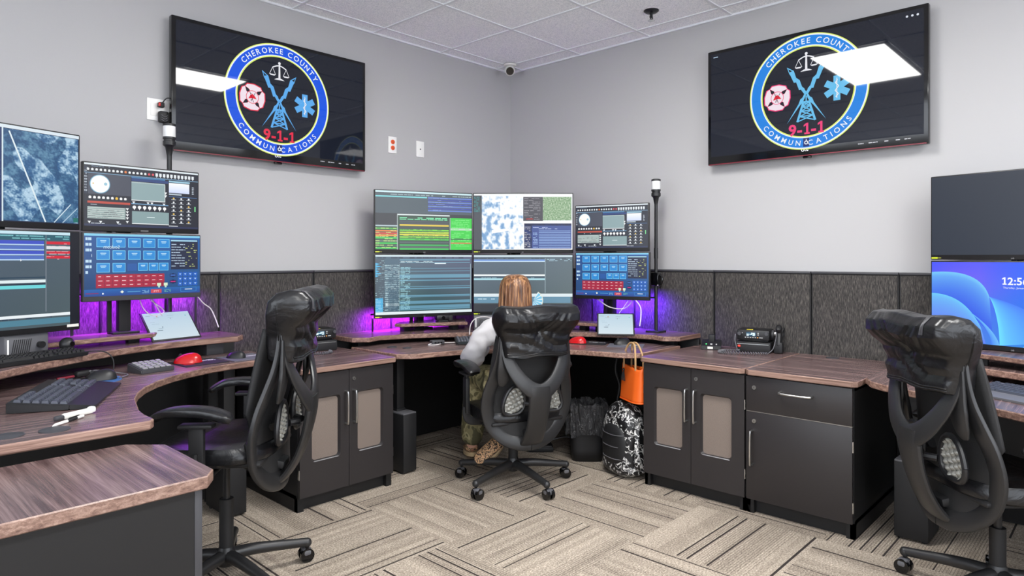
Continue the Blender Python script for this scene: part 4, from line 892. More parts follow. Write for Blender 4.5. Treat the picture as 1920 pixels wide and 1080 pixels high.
# ------------------------------------------------------------------ office chairs (x right, y the way the sitter faces)
def swing(v,a): return Matrix.Rotation(a,4,'Z')@Vector(v)
def office_chair(label,loc,rz,lift,base_ang,wear=0):
    t=thing('office_chair',label,'office chair',loc,rz,'black high backed task chairs')
    Z=lift
    # five star base
    b=MB(); b.lathe([(.028,.075),(.036,.085),(.036,.13),(.028,.15)],n=20); b.build('hub','frame_plastic',t)
    for k in range(5):
        a=base_ang+2*PI*k/5-rz; d=Vector((math.cos(a),math.sin(a),0))
        b=MB(); b.tube([d*.02+Vector((0,0,.115)),d*.12+Vector((0,0,.112)),d*.27+Vector((0,0,.092)),d*.325+Vector((0,0,.085))],[.026,.023,.019,.018],12,sub=3); b.ball(d*.325+Vector((0,0,.083)),.020,12,8); b.build('base_leg','frame_plastic',t)
        b=MB(); pd=Vector((-d.y,d.x,0)); c=d*.325+Vector((0,0,.03))+swing((.0,.012,0),a)
        for s in(-1,1): b.cyl(c+pd*s*.006,c+pd*s*.024,.029,18)
        b.cyl(d*.325+Vector((0,0,.04)),d*.325+Vector((0,0,.085)),.007,8); cs=b.build('caster','gloss_black',t)
        b=MB(); b.box(c+Vector((0,0,.012)),(.042,.052,.034),.012,rz=a); b.build('caster_hood','grey_plastic',cs,'worn grey hood')
    b=MB(); b.cyl((0,0,.12),(0,0,.26+Z*.6),.027); b.build('column_sleeve','soft_black',t)
    b=MB(); b.cyl((0,0,.25),(0,0,.37+Z),.014); b.build('gas_column','black_plastic',t)
    b=MB(); b.box((0,-.01,.375+Z),(.16,.26,.05),.012); b.box((0,-.16,.36+Z),(.09,.16,.035),.01,rx=R(12)); b.tube([(.07,.03,.37+Z),(.16,.05,.37+Z),(.27,.06,.355+Z)],.006,8); b.ball((.28,.06,.353+Z),(.022,.012,.01),10,6); b.cyl((-.10,-.02,.37+Z),(-.20,-.02,.365+Z),.009); b.box((.0,.08,.36+Z),(.05,.09,.03),.008); b.build('tilt_mechanism','soft_black',t)
    b=MB(); b.box((0,.01,.40+Z),(.44,.42,.022),.01); b.build('seat_pan','soft_black',t)
    # seat cushion
    def sf(u,v):
        x=(u-.5)*2; y=(v-.5)*2
        th=2*PI*u; ph=v
        return None
    b=MB(); n=36
    prof=[(0,.455),(.55,.462),(.80,.466),(.94,.458),(1.0,.435),(.985,.412),(.93,.402),(.0,.402)]
    vs=[];fs=[]
    for (s_,z) in prof:
        for j in range(n):
            a=2*PI*j/n; cx=math.copysign(abs(math.cos(a))**.62,math.cos(a)); cy=math.copysign(abs(math.sin(a))**.62,math.sin(a))
            w_=.255*(1-.05*cy); yy=.02+cy*.245*s_; zz=z-.03*max(0,cy*s_)**3+Z
            if s_>0 and z>.44: zz+=.010*abs(cx*s_)**2
            vs.append((cx*w_*s_,yy,zz))
    for i in range(len(prof)-1):
        for j in range(n): fs.append((i*n+j,i*n+(j+1)%n,(i+1)*n+(j+1)%n,(i+1)*n+j))
    b._add(vs,fs,True); bmesh.ops.remove_doubles(b.bm,verts=b.bm.verts,dist=1e-5); b.build('seat','black_leather',t)
    BT=Matrix.Translation((0,.07,0))
    # back frame: outer loops, V and spine
    up=(0,-1,0)
    b=MB().xf(BT)
    for s in(-1,1):
        b.tube([(s*.185,-.335,.90+Z),(s*.19,-.33,.82+Z),(s*.198,-.315,.74+Z),(s*.215,-.29,.66+Z),(s*.238,-.262,.57+Z),(s*.240,-.245,.48+Z),(s*.21,-.245,.39+Z),(s*.14,-.265,.32+Z),(s*.06,-.285,.29+Z),(0,-.29,.285+Z)],[.026,.030,.033,.035,.036,.038,.038,.038,.038,.038],14,sub=5,flat=.34,up=(0,-1,.15))
        b.tube([(s*.180,-.345,.86+Z),(s*.178,-.345,.78+Z),(s*.180,-.343,.71+Z),(s*.188,-.334,.65+Z),(s*.195,-.325,.62+Z)],[.030,.040,.044,.032,.012],14,sub=5,flat=.26,up=(0,-1,.12))
        b.tube([(s*.185,-.34,.88+Z),(s*.175,-.35,.80+Z),(s*.150,-.372,.72+Z),(s*.10,-.395,.645+Z),(s*.045,-.405,.60+Z),(0,-.408,.585+Z)],[.024,.030,.036,.040,.044,.046],14,sub=5,flat=.28,up=(0,-1,.1))
    b.tube([(0,-.408,.615+Z),(0,-.405,.56+Z),(0,-.39,.48+Z),(0,-.36,.39+Z),(0,-.32,.32+Z),(0,-.285,.285+Z)],[.055,.068,.062,.060,.064,.070],16,sub=5,flat=.26,up=(0,-1,.25))
    b.tube([(0,-.30,.30+Z),(0,-.24,.30+Z),(0,-.14,.35+Z)],[.04,.038,.034],10,sub=4,flat=.5,up=(0,0,1))
    b.build('back_frame','frame_plastic',t)
    # mesh shell in front of the frame
    def sh(u,v,off=0):
        z=.31+.59*v; wmax=.232*math.sin(min(1,(v*1.25+.22))*PI/2)*(1-.12*max(0,v-.3)); wmax=min(wmax,.232) if v<.45 else .232-.06*(v-.45)
        if v<.3: wmax=.232*(.45+.55*math.sin(v/.3*PI/2))
        x=(u-.5)*2*wmax; y=-.262-.012*math.sin(v*PI)-.07*max(0,v-.4)+.05*(x/.23)**2-.02
        return (x,y+.03*math.sin(v*PI*.9)+off,z+Z)
    b=MB().xf(BT); b.grid(lambda u,v:sh(u,v),18,22); o=b.build('back_mesh','chair_mesh',t)
    md=o.modifiers.new('thick','SOLIDIFY'); md.thickness=.014; md.offset=0
    # lumbar pads with clear honeycomb
    for s in(-1,1):
        b=MB().xf(BT); cx,cz=s*.115,.515+Z
        prf=[]
        for i in range(24):
            a=2*PI*i/24; rr_=.068*(1+.28*math.sin(a)**3)*(1-.0*math.cos(a)); prf.append((cx+rr_*math.cos(a)*.95-s*.012*math.sin(a),cz+rr_*math.sin(a)*1.12))
        b.tube([(x,-.318,z) for x,z in prf]+[(prf[0][0],-.318,prf[0][1])],.011,8,caps=False); b.tube([(s*.05,-.33,cz),(s*.02,-.36,cz)],.014,8); b.tube([(s*.05,-.285,cz+.03),(s*.115,-.29,cz+.0)],.02,8); p=b.build('lumbar_pad','black_plastic',t)
        b=MB().xf(BT); 
        def qf(u,v):
            a=2*PI*u; rr_=.064*v*(1+.28*math.sin(a)**3); x=cx+rr_*math.cos(a)*.95-s*.012*v*math.sin(a); z=cz+rr_*math.sin(a)*1.12
            g=abs(math.sin((x-cx)*115+ (z-cz)*60))*abs(math.sin((z-cz)*125-(x-cx)*50)); return (x,-.315-.012*g,z)
        b.grid(qf,64,16,closeu=True); b.build('honeycomb_insert','gel',p,'clear silvery honeycomb insert')
    # arm rests
    for s in(-1,1):
        b=MB(); b.tube([(s*.10,0,.385+Z),(s*.24,0,.385+Z),(s*.285,0,.41+Z),(s*.29,0,.47+Z)],[.024,.024,.024,.024],10,sub=4,flat=.45,up=(0,-1,0)); b.box((s*.29,0,.535+Z-Z*.5),(.026,.055,.20),.008); b.box((s*.29,0,.62+Z*.3),(.018,.040,.10),.006); b.box((s*.29,0,.655+Z*.35),(.05,.12,.015),.006); b.build('arm_post','soft_black',t)
        ZA=0 if lift<.01 else (-.035 if lift<.1 else Z*.35)
        b=MB(); b.tube([(s*.285,-.115,.672+ZA),(s*.288,-.10,.683+ZA),(s*.29,-.04,.702+ZA),(s*.292,.04,.708+ZA),(s*.285,.11,.700+ZA),(s*.268,.155,.676+ZA),(s*.262,.165,.668+ZA)],[.034,.042,.045,.044,.040,.030,.012],14,sub=4,flat=.42,up=(0,0,1)); b.build('arm_pad','black_leather',t)
    # pillow-like leather headrest cover
    sec=[]
    for i in range(15):  # big roll
        a=R(200-i*17); sec.append((-.395+.058*math.cos(a)*1.05,.985+.062*math.sin(a)))
    sec=[(-.405,.775),(-.402,.85),(-.408,.905),(-.440,.935),(-.468,.968),(-.466,1.010),(-.438,1.040),(-.395,1.048),(-.345,1.036),(-.312,1.005),(-.303,.96),(-.298,.90),(-.295,.84),(-.298,.785),(-.32,.770),(-.38,.768)]
    m_=len(sec); rnd=random.Random(wear)
    def hf(u,v):
        x=(u-.5)*2; k=v*m_; i=int(k)%m_; f=k-int(k)
        y=sec[i][0]*(1-f)+sec[(i+1)%m_][0]*f; z=sec[i][1]*(1-f)+sec[(i+1)%m_][1]*f
        e=abs(x); sh_=1.0
        if e>.86: sh_=math.sqrt(max(0.0,1-((e-.86)/.14)**2))*.94+.06
        cy,cz=-.385,.98 if z>.93 else z
        if z>.93: cz=.985
        hw=.246 if z>.93 else .215-.02*(.93-z)/.16
        if .93>=z>.88: hw=.215+.023*(z-.88)/.05
        y=-.355+(y+.355)*sh_; z=(cz+(z-cz)*(.14+.86*sh_)) if z>.93 else z
        # curved to hug the head; pinch near the middle and soft folds
        y-=.030*(1-x*x)*0.6-.02
        if y<-.37: 
            pz=math.exp(-((z-.915)/.03)**2)*math.exp(-(x/.07)**2)*.014; y+=pz
            for q,(cx_,am,an) in enumerate(((.05,.009,1.5),(-.06,.009,-1.4),(.18,.008,1.3),(-.20,.008,-1.2),(.42,.006,.8),(-.5,.006,-.7))):
                y+=am*math.exp(-(((x-cx_)-(z-.92)*an*2.4)/.035)**2)*math.exp(-((z-.95)/.09)**2)
            y+=.007*math.sin(z*95+x*6+1.5*math.sin(x*4))*math.exp(-((z-.84)/.05)**2)
        return (x*hw,y,z+Z+(.004*math.sin(x*6+wear)))
    b=MB().xf(BT); b.grid(hf,60,64,closev=True,caps=True)
    h=b.build('headrest_cover','black_leather',t)
    b=MB().xf(BT)
    for zz in(.781,.790): b.tube([hf(.04+.92*i/30,((0+(zz-.775)/.075)%m_)/m_) for i in range(31)],.0028,6)
    b.build('hem_piping','black_leather',h)
    b=MB().xf(BT); x0=-.205 if wear==2 else .15
    for i in range(5):
        u=.5+(x0+i*.004)/.5; pts=[Vector(hf(u,(4.2+j*.30)/m_))+Vector((0,-.0018,.001)) for j in range(8)]
        b.tube(pts,.0014,6)
    if wear==1: b.bm.free()
    else: b.build('stitched_label','dark_grey',h,'pale raised lettering strip')
    return t
def at_cam(lat,d,z=0): v=CAM+RT*lat+FW*d; return (v.x,v.y,z)
chA=office_chair('black chair the person sits on, at the corner workstation',(-1.30,-1.25,0),R(69-90),0,R(41),1)
chB=office_chair('empty black chair seen side on at the left workstation',at_cam(-1.135,2.66),R(137-90),.135,R(-11),2)
chC=office_chair('empty black chair in the right foreground',at_cam(1.83,2.50),R(-46-90),.05,R(152),3)

# ------------------------------------------------------------------ the seated person
pt=thing('person','person with straight brown hair, pale shirt and camouflage trousers, seated facing the corner screens','person',(-1.205,-1.21,0),R(54-90))
def skin_body(name,verts,edges,radii,root,m,parent,sub=2,label=None):
    me=bpy.data.meshes.new(name); me.from_pydata(verts,edges,[]); o=bpy.data.objects.new(name,me); COL.objects.link(o)
    md=o.modifiers.new('s','SKIN'); md.use_smooth_shade=True
    for i,r in enumerate(radii):
        sv=me.skin_vertices[0].data[i]; sv.radius=(r,r) if isinstance(r,(int,float)) else r
        sv.use_root=(i==root)
    m2=o.modifiers.new('sub','SUBSURF'); m2.levels=sub; m2.render_levels=sub
    bpy.context.view_layer.update(); dg=bpy.context.evaluated_depsgraph_get()
    nm=bpy.data.meshes.new_from_object(o.evaluated_get(dg)); bpy.data.objects.remove(o); nm.name=name
    nm.materials.clear(); nm.materials.append(M[m])
    for p in nm.polygons: p.use_smooth=True
    return fin(bpy.data.objects.new(name,nm),parent,label)
V=[];E_=[];Rr_=[]
def V_(p,r,con=None):
    V.append(p); Rr_.append(r); i=len(V)-1
    if con is not None: E_.append((con,i))
    return i
SX=-.03; LY=-.02
pel=V_((SX,-.08+LY,.56),(.15,.11)); ab=V_((SX,-.075+LY,.68),(.12,.085),pel); ch_=V_((SX,-.09+LY,.82),(.14,.10),ab); ub=V_((SX,-.07+LY,.91),(.11,.075),ch_); nk=V_((SX,-.045+LY,.975),(.048,.05),ub); nk2=V_((SX,-.025+LY,1.02),(.046,.048),nk)
hd0=V_((SX,-.01+LY,1.06),(.062,.070),nk2); hd1=V_((SX,-.005+LY,1.11),(.072,.088),hd0); hd2=V_((SX,-.012+LY,1.155),(.068,.082),hd1); hd3=V_((SX,-.015+LY,1.178),(.04,.05),hd2)
arms={}
for s in(-1,1):
    sh0=V_((SX+s*.15,-.07+LY,.905),.052,ub); el=(SX+s*.245,-.01,.70) if s<0 else (SX+s*.24,.0,.70)
    m0=V_((SX+s*.20,-.05+LY,.81),.046,sh0); e0=V_(el,.040,m0); f0=V_((SX+s*.18,.16,.745),.036,e0); w0=V_((SX+s*.11,.31,.785),.025,f0); h0=V_((SX+s*.10,.37,.792),(.034,.016),w0); arms[s]=h0
    hp=V_((SX+s*.085,.04+LY,.545),.085,pel); th0=V_((SX+s*.115,.18,.555),.080,hp); kn=V_((SX+(-.17 if s<0 else .12),.40,.545),.060,th0)
    if s<0: c0=V_((SX-.19,.41,.36),.055,kn); an=V_((SX-.20,.40,.14),.036,c0); hl=V_((SX-.20,.40,.075),.036,an); toe=V_((SX-.20,.51,.05),.03,hl); V_((SX-.20,.57,.045),.022,toe)
    else: c0=V_((SX+s*.10,.30,.40),.052,kn); an=V_((SX-.06,.09,.225),.036,c0); hl=V_((SX-.09,.065,.19),.034,an); toe=V_((SX-.17,.04,.135),.028,hl); V_((SX-.195,.035,.118),.020,toe)
    # fingers
    for q,(dx,ln) in enumerate(((-.024,.055),(-.008,.066),(.008,.062),(.023,.048))):
        a=V_((SX+s*.10+dx,.395,.790),.0095,h0); b2=V_((SX+s*.10+dx*1.15,.395+ln*.5,.789),.0085,a); V_((SX+s*.10+dx*1.2,.395+ln*.9,.776),.007,b2)
    a=V_((SX+s*.10-s*.034,.36,.786),.011,h0); b2=V_((SX+s*.10-s*.052,.385,.781),.0095,a); V_((SX+s*.10-s*.056,.41,.774),.008,b2)
body=skin_body('body',V,E_,Rr_,pel,'skin',pt)
HC=Vector((SX,-.01+LY,1.11))
# face features
b=MB(); b.tube([HC+Vector((0,.078,.018)),HC+Vector((0,.098,-.012)),HC+Vector((0,.088,-.02))],[.007,.011,.008],8,sub=3); b.build('nose','skin',pt)
for s in(-1,1):
    b=MB(); b.ball(HC+Vector((s*.03,.070,.012)),.012,12,8); e=b.build('eye','eye_white',pt); b=MB(); b.ball(HC+Vector((s*.03,.0795,.012)),(.0055,.003,.0055),10,6); b.build('iris','iris',e)
    b=MB(); b.ball(HC+Vector((s*.072,-.004,-.004)),(.009,.017,.026),10,8); b.build('ear','skin',pt)
b=MB(); b.tube([HC+Vector((-.022,.074,-.042)),HC+Vector((0,.084,-.044)),HC+Vector((.022,.074,-.042))],[.003,.006,.003],8,sub=3); b.build('mouth','lip',pt)
# hair: shoulder length bob with a face opening
def hair(u,v):
    a=2*PI*u  # 0 = front (+y)
    fr=math.cos(a); top=1.205
    z=top-.004-(v**1.0)*.275
    if v<.38: r=.098*math.sin((v/.38)*PI/2)**.62
    else: r=.098+.016*(v-.38)/.62
    z=top-(.095*(1-math.cos(min(1,v/.38)*PI/2)) if v<.38 else .095+(v-.38)/.62*.225)
    rx=r*.94; ry=r*1.06
    strand=(.0015*math.sin(a*46)+.0015*math.sin(a*23+3))*min(1,v*2.5)
    x=SX+math.sin(a)*(rx+strand); y=HC.y-.008+math.cos(a)*(ry+strand)
    if fr>.45 and v>.30: # opening round the face
        k=min(1,(fr-.45)/.25)*min(1,(v-.30)/.08); y-=k*.105; x*=1-.0*k
        x=SX+(x-SX)*(1+.25*k)
    z-=.012*math.sin(a*3+1)*max(0,v-.8)*4*.5
    return (x,y,z)
b=MB(); b.grid(hair,120,34,closeu=True); o=b.build('hair','hair',pt); md=o.modifiers.new('t','SOLIDIFY'); md.thickness=.006; md.offset=-1
# shirt (torso + sleeves)
V=[];E_=[];Rr_=[]
a0=V_((SX,-.08+LY,.575),(.165,.115)); a1=V_((SX,-.08+LY,.68),(.155,.105),a0); a2=V_((SX,-.075+LY,.82),(.155,.100),a1); a3=V_((SX,-.070+LY,.925),(.132,.096),a2); V_((SX,-.050+LY,.985),(.066,.066),a3)
for s in(-1,1):
    sh0=V_((SX+s*.155,-.07+LY,.908),.064,a3); m0=V_((SX+s*.220,-.05+LY,.81),.072,sh0); e0=V_((SX+s*.265,-.02,.705),.076,m0); f0=V_((SX+s*.19,.13,.74),.052,e0); V_((SX+s*.125,.27,.778),.036,f0)
shirt=skin_body('shirt',V,E_,Rr_,a0,'white_shirt',pt,3)
for v in shirt.data.vertices:
    p=v.co; f=.0035*math.sin(p.z*75+p.x*60+7*noise.noise(p*11))+.012*noise.noise(Vector((p.x*11,p.y*11,p.z*17)))+.004*noise.noise(p*40); n=v.normal; v.co=p+n*f
V=[];E_=[];Rr_=[]
a0=V_((SX,-.065+LY,.555),(.165,.115))
for s in(-1,1):
    hp=V_((SX+s*.09,.04+LY,.550),.098,a0); th0=V_((SX+s*.12,.18,.560),.092,hp); kn=V_((SX+(-.17 if s<0 else .12),.40,.548),.078,th0)
    if s<0: c0=V_((SX-.19,.41,.34),.078,kn); V_((SX-.20,.40,.085),.078,c0)
    else: c0=V_((SX+s*.10,.30,.40),.068,kn); V_((SX-.055,.10,.245),.054,c0)
tr=skin_body('trousers',V,E_,Rr_,a0,'trouser_camouflage',pt)
for v in tr.data.vertices:
    p=v.co; n=v.normal; v.co=p+n*(.007*noise.noise(Vector((p.x*16,p.y*16,p.z*16))))
def shoe(p0,p1,upv,name,pm,label):
    # p0 heel, p1 toe
    p0=Vector(p0);p1=Vector(p1);d=(p1-p0).normalized();L=(p1-p0).length; u=Vector(upv); u=(u-d*u.dot(d)).normalized(); sd=d.cross(u)
    Tm=Matrix((( d.x,sd.x,u.x,p0.x),(d.y,sd.y,u.y,p0.y),(d.z,sd.z,u.z,p0.z),(0,0,0,1)))
    b=MB(); b.xf(Tm); 
    def f(q,v):
        a=2*PI*v; x=-.03+q*(L+.05); w_=.042*(math.sin(min(1,q*5+.25)*PI/2))*(1 if q<.75 else math.sqrt(max(0.02,1-((q-.75)/.27)**2))); h=.055*(1-.55*max(0,q-.3)/.7)*(math.sin(min(1,q*6+.3)*PI/2)); 
        if q>.85: h*=math.sqrt(max(.05,1-((q-.85)/.17)**2))
        return (x,w_*math.cos(a),max(-.0,h*(math.sin(a)*.5+.5)+.012))
    b.grid(f,18,20,closev=True); o=b.build(name,pm,pt,label)
    b=MB(); b.xf(Tm); pts=[]
    for i in range(28):
        a=2*PI*i/28; x=math.cos(a); y=math.sin(a); pts.append((L/2-.005+x*(L/2+.03),y*.046*(1-.12*x*0)))
    b.prism(pts,-.010,.016,None,.003); b.build('sole','tan_sole',o,'pale rubber sole'); return o
shoe((SX-.085,.065,.175),(SX-.205,.03,.100),(.3,-.35,.8),'shoe','leopard_print','leopard print shoe tucked back under the seat')
shoe((SX-.20,.40,.035),(SX-.20,.56,.02),(0,0,1),'shoe','leopard_print','leopard print shoe flat on the floor')
b=MB(); b.tube([HC+Vector((-.075,0,.02)),HC+Vector((-.075,-.03,.085)),HC+Vector((0,-.035,.112)),HC+Vector((.075,-.03,.085)),HC+Vector((.075,0,.02))],.001,6)
b.bm.free()
# ------------------------------------------------------------------ keyboards, mice and the small things
_key={}
def keyboard(label,loc,rz,w_=.44,kd=.125,palm=0,tilt=.012,body='grey_plastic',keym='key_black',cols=21,rows=6):
    t=thing('keyboard',label,'keyboard',loc,rz)
    y0=-kd/2
    def zt(y): return .016+tilt*(y-y0)/kd
    b=MB(); 
    P=[(-w_/2,y0,0),(w_/2,y0,0),(w_/2,kd/2+.012,0),(-w_/2,kd/2+.012,0),(-w_/2,y0-.004,zt(y0)),(w_/2,y0-.004,zt(y0)),(w_/2,kd/2+.012,zt(kd/2)+.002),(-w_/2,kd/2+.012,zt(kd/2)+.002)]
    b._add(P,[(0,3,2,1),(4,5,6,7),(0,1,5,4),(1,2,6,5),(2,3,7,6),(3,0,4,7)]); bmesh.ops.bevel(b.bm,geom=list(b.bm.edges),offset=.003,segments=2,affect='EDGES'); b.build('body',body,t)
    if palm:
        b=MB(); b._add([(-w_/2,y0-palm,0),(w_/2,y0-palm,0),(w_/2,y0-.002,0),(-w_/2,y0-.002,0),(-w_/2+.01,y0-palm,.008),(w_/2-.01,y0-palm,.008),(w_/2,y0-.002,.017),(-w_/2,y0-.002,.017)],[(0,3,2,1),(4,5,6,7),(0,1,5,4),(1,2,6,5),(2,3,7,6),(3,0,4,7)]); b.build('palm_rest',body,t)
    pw=(w_-.02)/cols; ph=(kd-.008)/rows
    kk=(round(pw,4),round(ph,4),keym)
    if kk not in _key:
        me=bpy.data.meshes.new('key'); x,y,h=pw*.42,ph*.42,.010; X,Y=pw*.32,ph*.30
        me.from_pydata([(-x,-y,0),(x,-y,0),(x,y,0),(-x,y,0),(-X,-Y,h),(X,-Y,h),(X,Y,h),(-X,Y,h)],[],[(4,5,6,7),(0,1,5,4),(1,2,6,5),(2,3,7,6),(3,0,4,7)]); me.materials.append(M[keym]); _key[kk]=me
        x=pw*.44; 
        me=bpy.data.meshes.new('space_bar'); x=pw*2.9; X=x-pw*.1
        me.from_pydata([(-x,-y,0),(x,-y,0),(x,y,0),(-x,y,0),(-X,-Y,h),(X,-Y,h),(X,Y,h),(-X,Y,h)],[],[(4,5,6,7),(0,1,5,4),(1,2,6,5),(2,3,7,6),(3,0,4,7)]); me.materials.append(M[keym]); _key[kk+('s',)]=me
    n=0
    for j in range(rows):
        for i in range(cols):
            if cols>15 and i in(14,) : continue
            if cols>15 and i==18 and False: continue
            if cols>15 and 15<=i<=16 and j in(2,): continue
            if j==0 and 4<=i<=9:
                if i==6: 
                    o=fin(bpy.data.objects.new('space_bar',_key[kk+('s',)]),t); o.location=(-w_/2+.01+pw*6.9,y0+.006+ph*.5,zt(y0)+.001)
                continue
            if j==rows-1 and i in(1,): continue
            y=y0+.006+ph*(j+.5)
            if n<99: o=fin(bpy.data.objects.new('key',_key[kk]),t); o.location=(-w_/2+.01+pw*(i+.5),y,zt(y)-.001); n+=1
    return t
keyboard('large grey keyboard with a palm rest, in front on the left workstation',(-3.475,-1.035,.792),R(64),.46,.165,.075,.018,'black_plastic')
keyboard('black keyboard on the raised rear shelf of the left workstation',(-3.50,-.655,rzB+.001),R(24),.43,.125,0,.010,'soft_black','soft_black')
keyboard('grey keyboard in front of the person at the corner workstation',(-1.035,-.77,.746),R(-36),.42,.135,.03,.016,'black_plastic')
keyboard('grey keyboard on the right workstation under the blue screen',(-.82,-3.60,.746),R(-118),.44,.135,.06,.014,'grey_plastic','key_black')
def mouse(label,loc,rz,m,s=1.0,mm='black_plastic'):
    t=thing('computer_mouse',label,'mouse',loc,rz,None)
    def f(u,v):
        a=2*PI*v; x=(u-.5)*2; w_=.031*math.sqrt(max(0,1-abs(x)**2.6))*s; h=(.036*math.sqrt(max(0,1-abs(x)**2.4))*(1-.25*x))*s
        return (w_*math.cos(a)*(1.05 if math.sin(a)<.2 else 1),x*.052*s,max(0.001,h*math.sin(a)))
    b=MB(); b.grid(f,18,20,closev=True); b.build('shell',m,t)
    b=MB(); b.cyl((-.004,.026*s,.029*s),(.004,.026*s,.029*s),.008,14); b.build('scroll_wheel','soft_black',t)
    b=MB(); b.tube([f(.5+.02*i,.25) for i in range(2,25)],.0006,5); b.build('button_seam','soft_black',t); return t
mouse('black mouse on the blue round mat beside the big keyboard',(-3.262,-.735,.794),R(80),'black_plastic',1.15)
b=MB(); b.prism([(.10*math.cos(2*PI*i/32),.075*math.sin(2*PI*i/32)) for i in range(32)],0,.003); tag(b.build('mouse_mat','blue_mat'),'small round blue mat beside the big keyboard','mouse mat',None,(-3.262,-.735,.790),R(60))
def matp(label,corners,z,m,extra=None,name='mouse_mat'):
    b=MB(); b.use(m); b.prism(ccw(corners),0,.003); o=b.build(name,m); tag(o,label,'mouse mat',None,(0,0,z)); return o
def quad(c,w_,h,rz): 
    return [(c[0]+math.cos(rz)*x-math.sin(rz)*y,c[1]+math.sin(rz)*x+math.cos(rz)*y) for x,y in((-w_/2,-h/2),(w_/2,-h/2),(w_/2,h/2),(-w_/2,h/2))]
def pad_art(o,c,rz,kind,z):
    cv=Canvas(.22,.18); r=random.Random(3)
    if kind=='dark': cv.text('dispatch',.10,.06,.001,(255,255,255)) if False else None; cv.dashes(.09,.05,.11,.018,1,(220,220,222),r,.95,.9,.02); cv.dashes(.12,.075,.08,.012,1,(200,200,205),r,.9,.8,.02); cv.dashes(.02,.04,.06,.11,3,(190,30,34),r,.9,.9,.04)
    else: cv.rect(.08,.06,.11,.03,(205,205,205)); cv.dashes(.082,.064,.10,.02,2,(90,90,95),r,.7,.4,.01)
    p=cv.build('printed_marks','print',o); p.rotation_euler=(-PI/2,0,rz); p.location=(c[0],c[1],.0033)
rzp=R(3)
o=matp('dark printed mouse mat under the red mouse, left workstation',quad((-2.79,-.545),.21,.20,rzp),.7905,'black_mat'); pad_art(o,(-2.79,-.545),rzp,'dark',0)
o=matp('grey mouse mat with a white strip, left workstation',quad((-2.565,-.545),.20,.20,rzp),.7905,'grey_mat'); pad_art(o,(-2.565,-.545),rzp,'grey',0)
mouse('red mouse on the dark mat of the left workstation',(-2.835,-.530,.794),R(60),'red_plastic',1.25)
mouse('black mouse on the grey mat of the left workstation',(-2.605,-.545,.794),R(40),'black_plastic',.95)
rzq=R(-62)
o=matp('dark printed mouse mat at the right of the corner workstation',quad((-.59,-1.285),.20,.15,rzq),.7455,'black_mat'); pad_art(o,(-.59,-1.285),rzq,'dark',0)
o=matp('grey mouse mat at the right end of the corner workstation',quad((-.545,-1.52),.22,.17,rzq),.7455,'grey_mat'); pad_art(o,(-.545,-1.52),rzq,'grey',0)
mouse('red mouse half hidden by the occupied chair',(-.66,-1.225,.749),R(20),'red_plastic',1.15)
mouse('black mouse on the grey mat of the corner workstation',(-.52,-1.475,.749),R(60),'black_plastic',1.1)
# keypad
t=thing('programmable_keypad','grey slanted keypad beside the red mouse on the left workstation','keypad',(-3.035,-.640,.790),R(10)); b=MB(); b._add([(-.075,-.06,0),(.075,-.06,0),(.075,.065,0),(-.075,.065,0),(-.075,-.06,.018),(.075,-.06,.018),(.075,.065,.040),(-.075,.065,.040)],[(0,3,2,1),(4,5,6,7),(0,1,5,4),(1,2,6,5),(2,3,7,6),(3,0,4,7)]); bmesh.ops.bevel(b.bm,geom=list(b.bm.edges),offset=.004,segments=2,affect='EDGES'); b.build('body','dark_grey',t)
for j in range(4):
    for i in range(5):
        b=MB(); b.box((0,0,0),(.021,.019,.006),.002); k=b.build('key','light_grey',t); y=-.042+j*.028; k.location=(-.052+i*.026,y,.021+(y+.06)*.176); k.rotation_euler=(math.atan(.176),0,0)
# pens
t=thing('highlighter_pen','white highlighter with a dark cap lying near the desk edge','highlighter',(-3.505,-1.395,.7905),R(24)); b=MB(); b.box((0,0,.009),(.10,.02,.018),.006); b.build('barrel','white_paper',t); b=MB(); b.box((-.062,0,.008),(.028,.017,.015),.005); b.build('cap','dark_grey',t,'dark cap'); b=MB(); b.box((.048,0,.012),(.02,.022,.02),.006); b.build('end_plug','white_plastic',t)
t=thing('ballpoint_pen','white pen with a black clip lying below the highlighter','pen',(-3.535,-1.455,.7905),R(40)); b=MB(); b.cyl((-.07,0,.005),(.05,0,.005),.0048,12); b.tube([(-.07,0,.005),(-.082,0,.004)],[.0045,.001],8); b.build('barrel','white_plastic',t); b=MB(); b.cyl((-.02,0,.005),(.02,0,.005),.0052,12); b.box((.01,0,.0115),(.045,.004,.003),.001); b.build('clip','soft_black',t,'black clip and band')
def grommet(label,x,y,z,r=.04):
    b=MB(); b.lathe([(r,0),(r,.003),(r-.004,.004),(.001,.004)],n=28); tag(b.build('cable_grommet','dark_grey'),label,'cable grommet',None,(x,y,z))
grommet('dark round cable grommet closest to the left photo edge',-3.71,-1.53,.790); grommet('dark round cable grommet left of the pens',-3.60,-1.545,.790)
grommet('dark round cable cover at the back of the right cabinets',-.12,-2.62,.7355,.035); grommet('dark round cable cover left on the corner workstation shelf',-1.60,-.50,.7455,.03); grommet('dark round cable cover nearest the left end of the corner workstation',-1.56,-.60,.7455,.028)
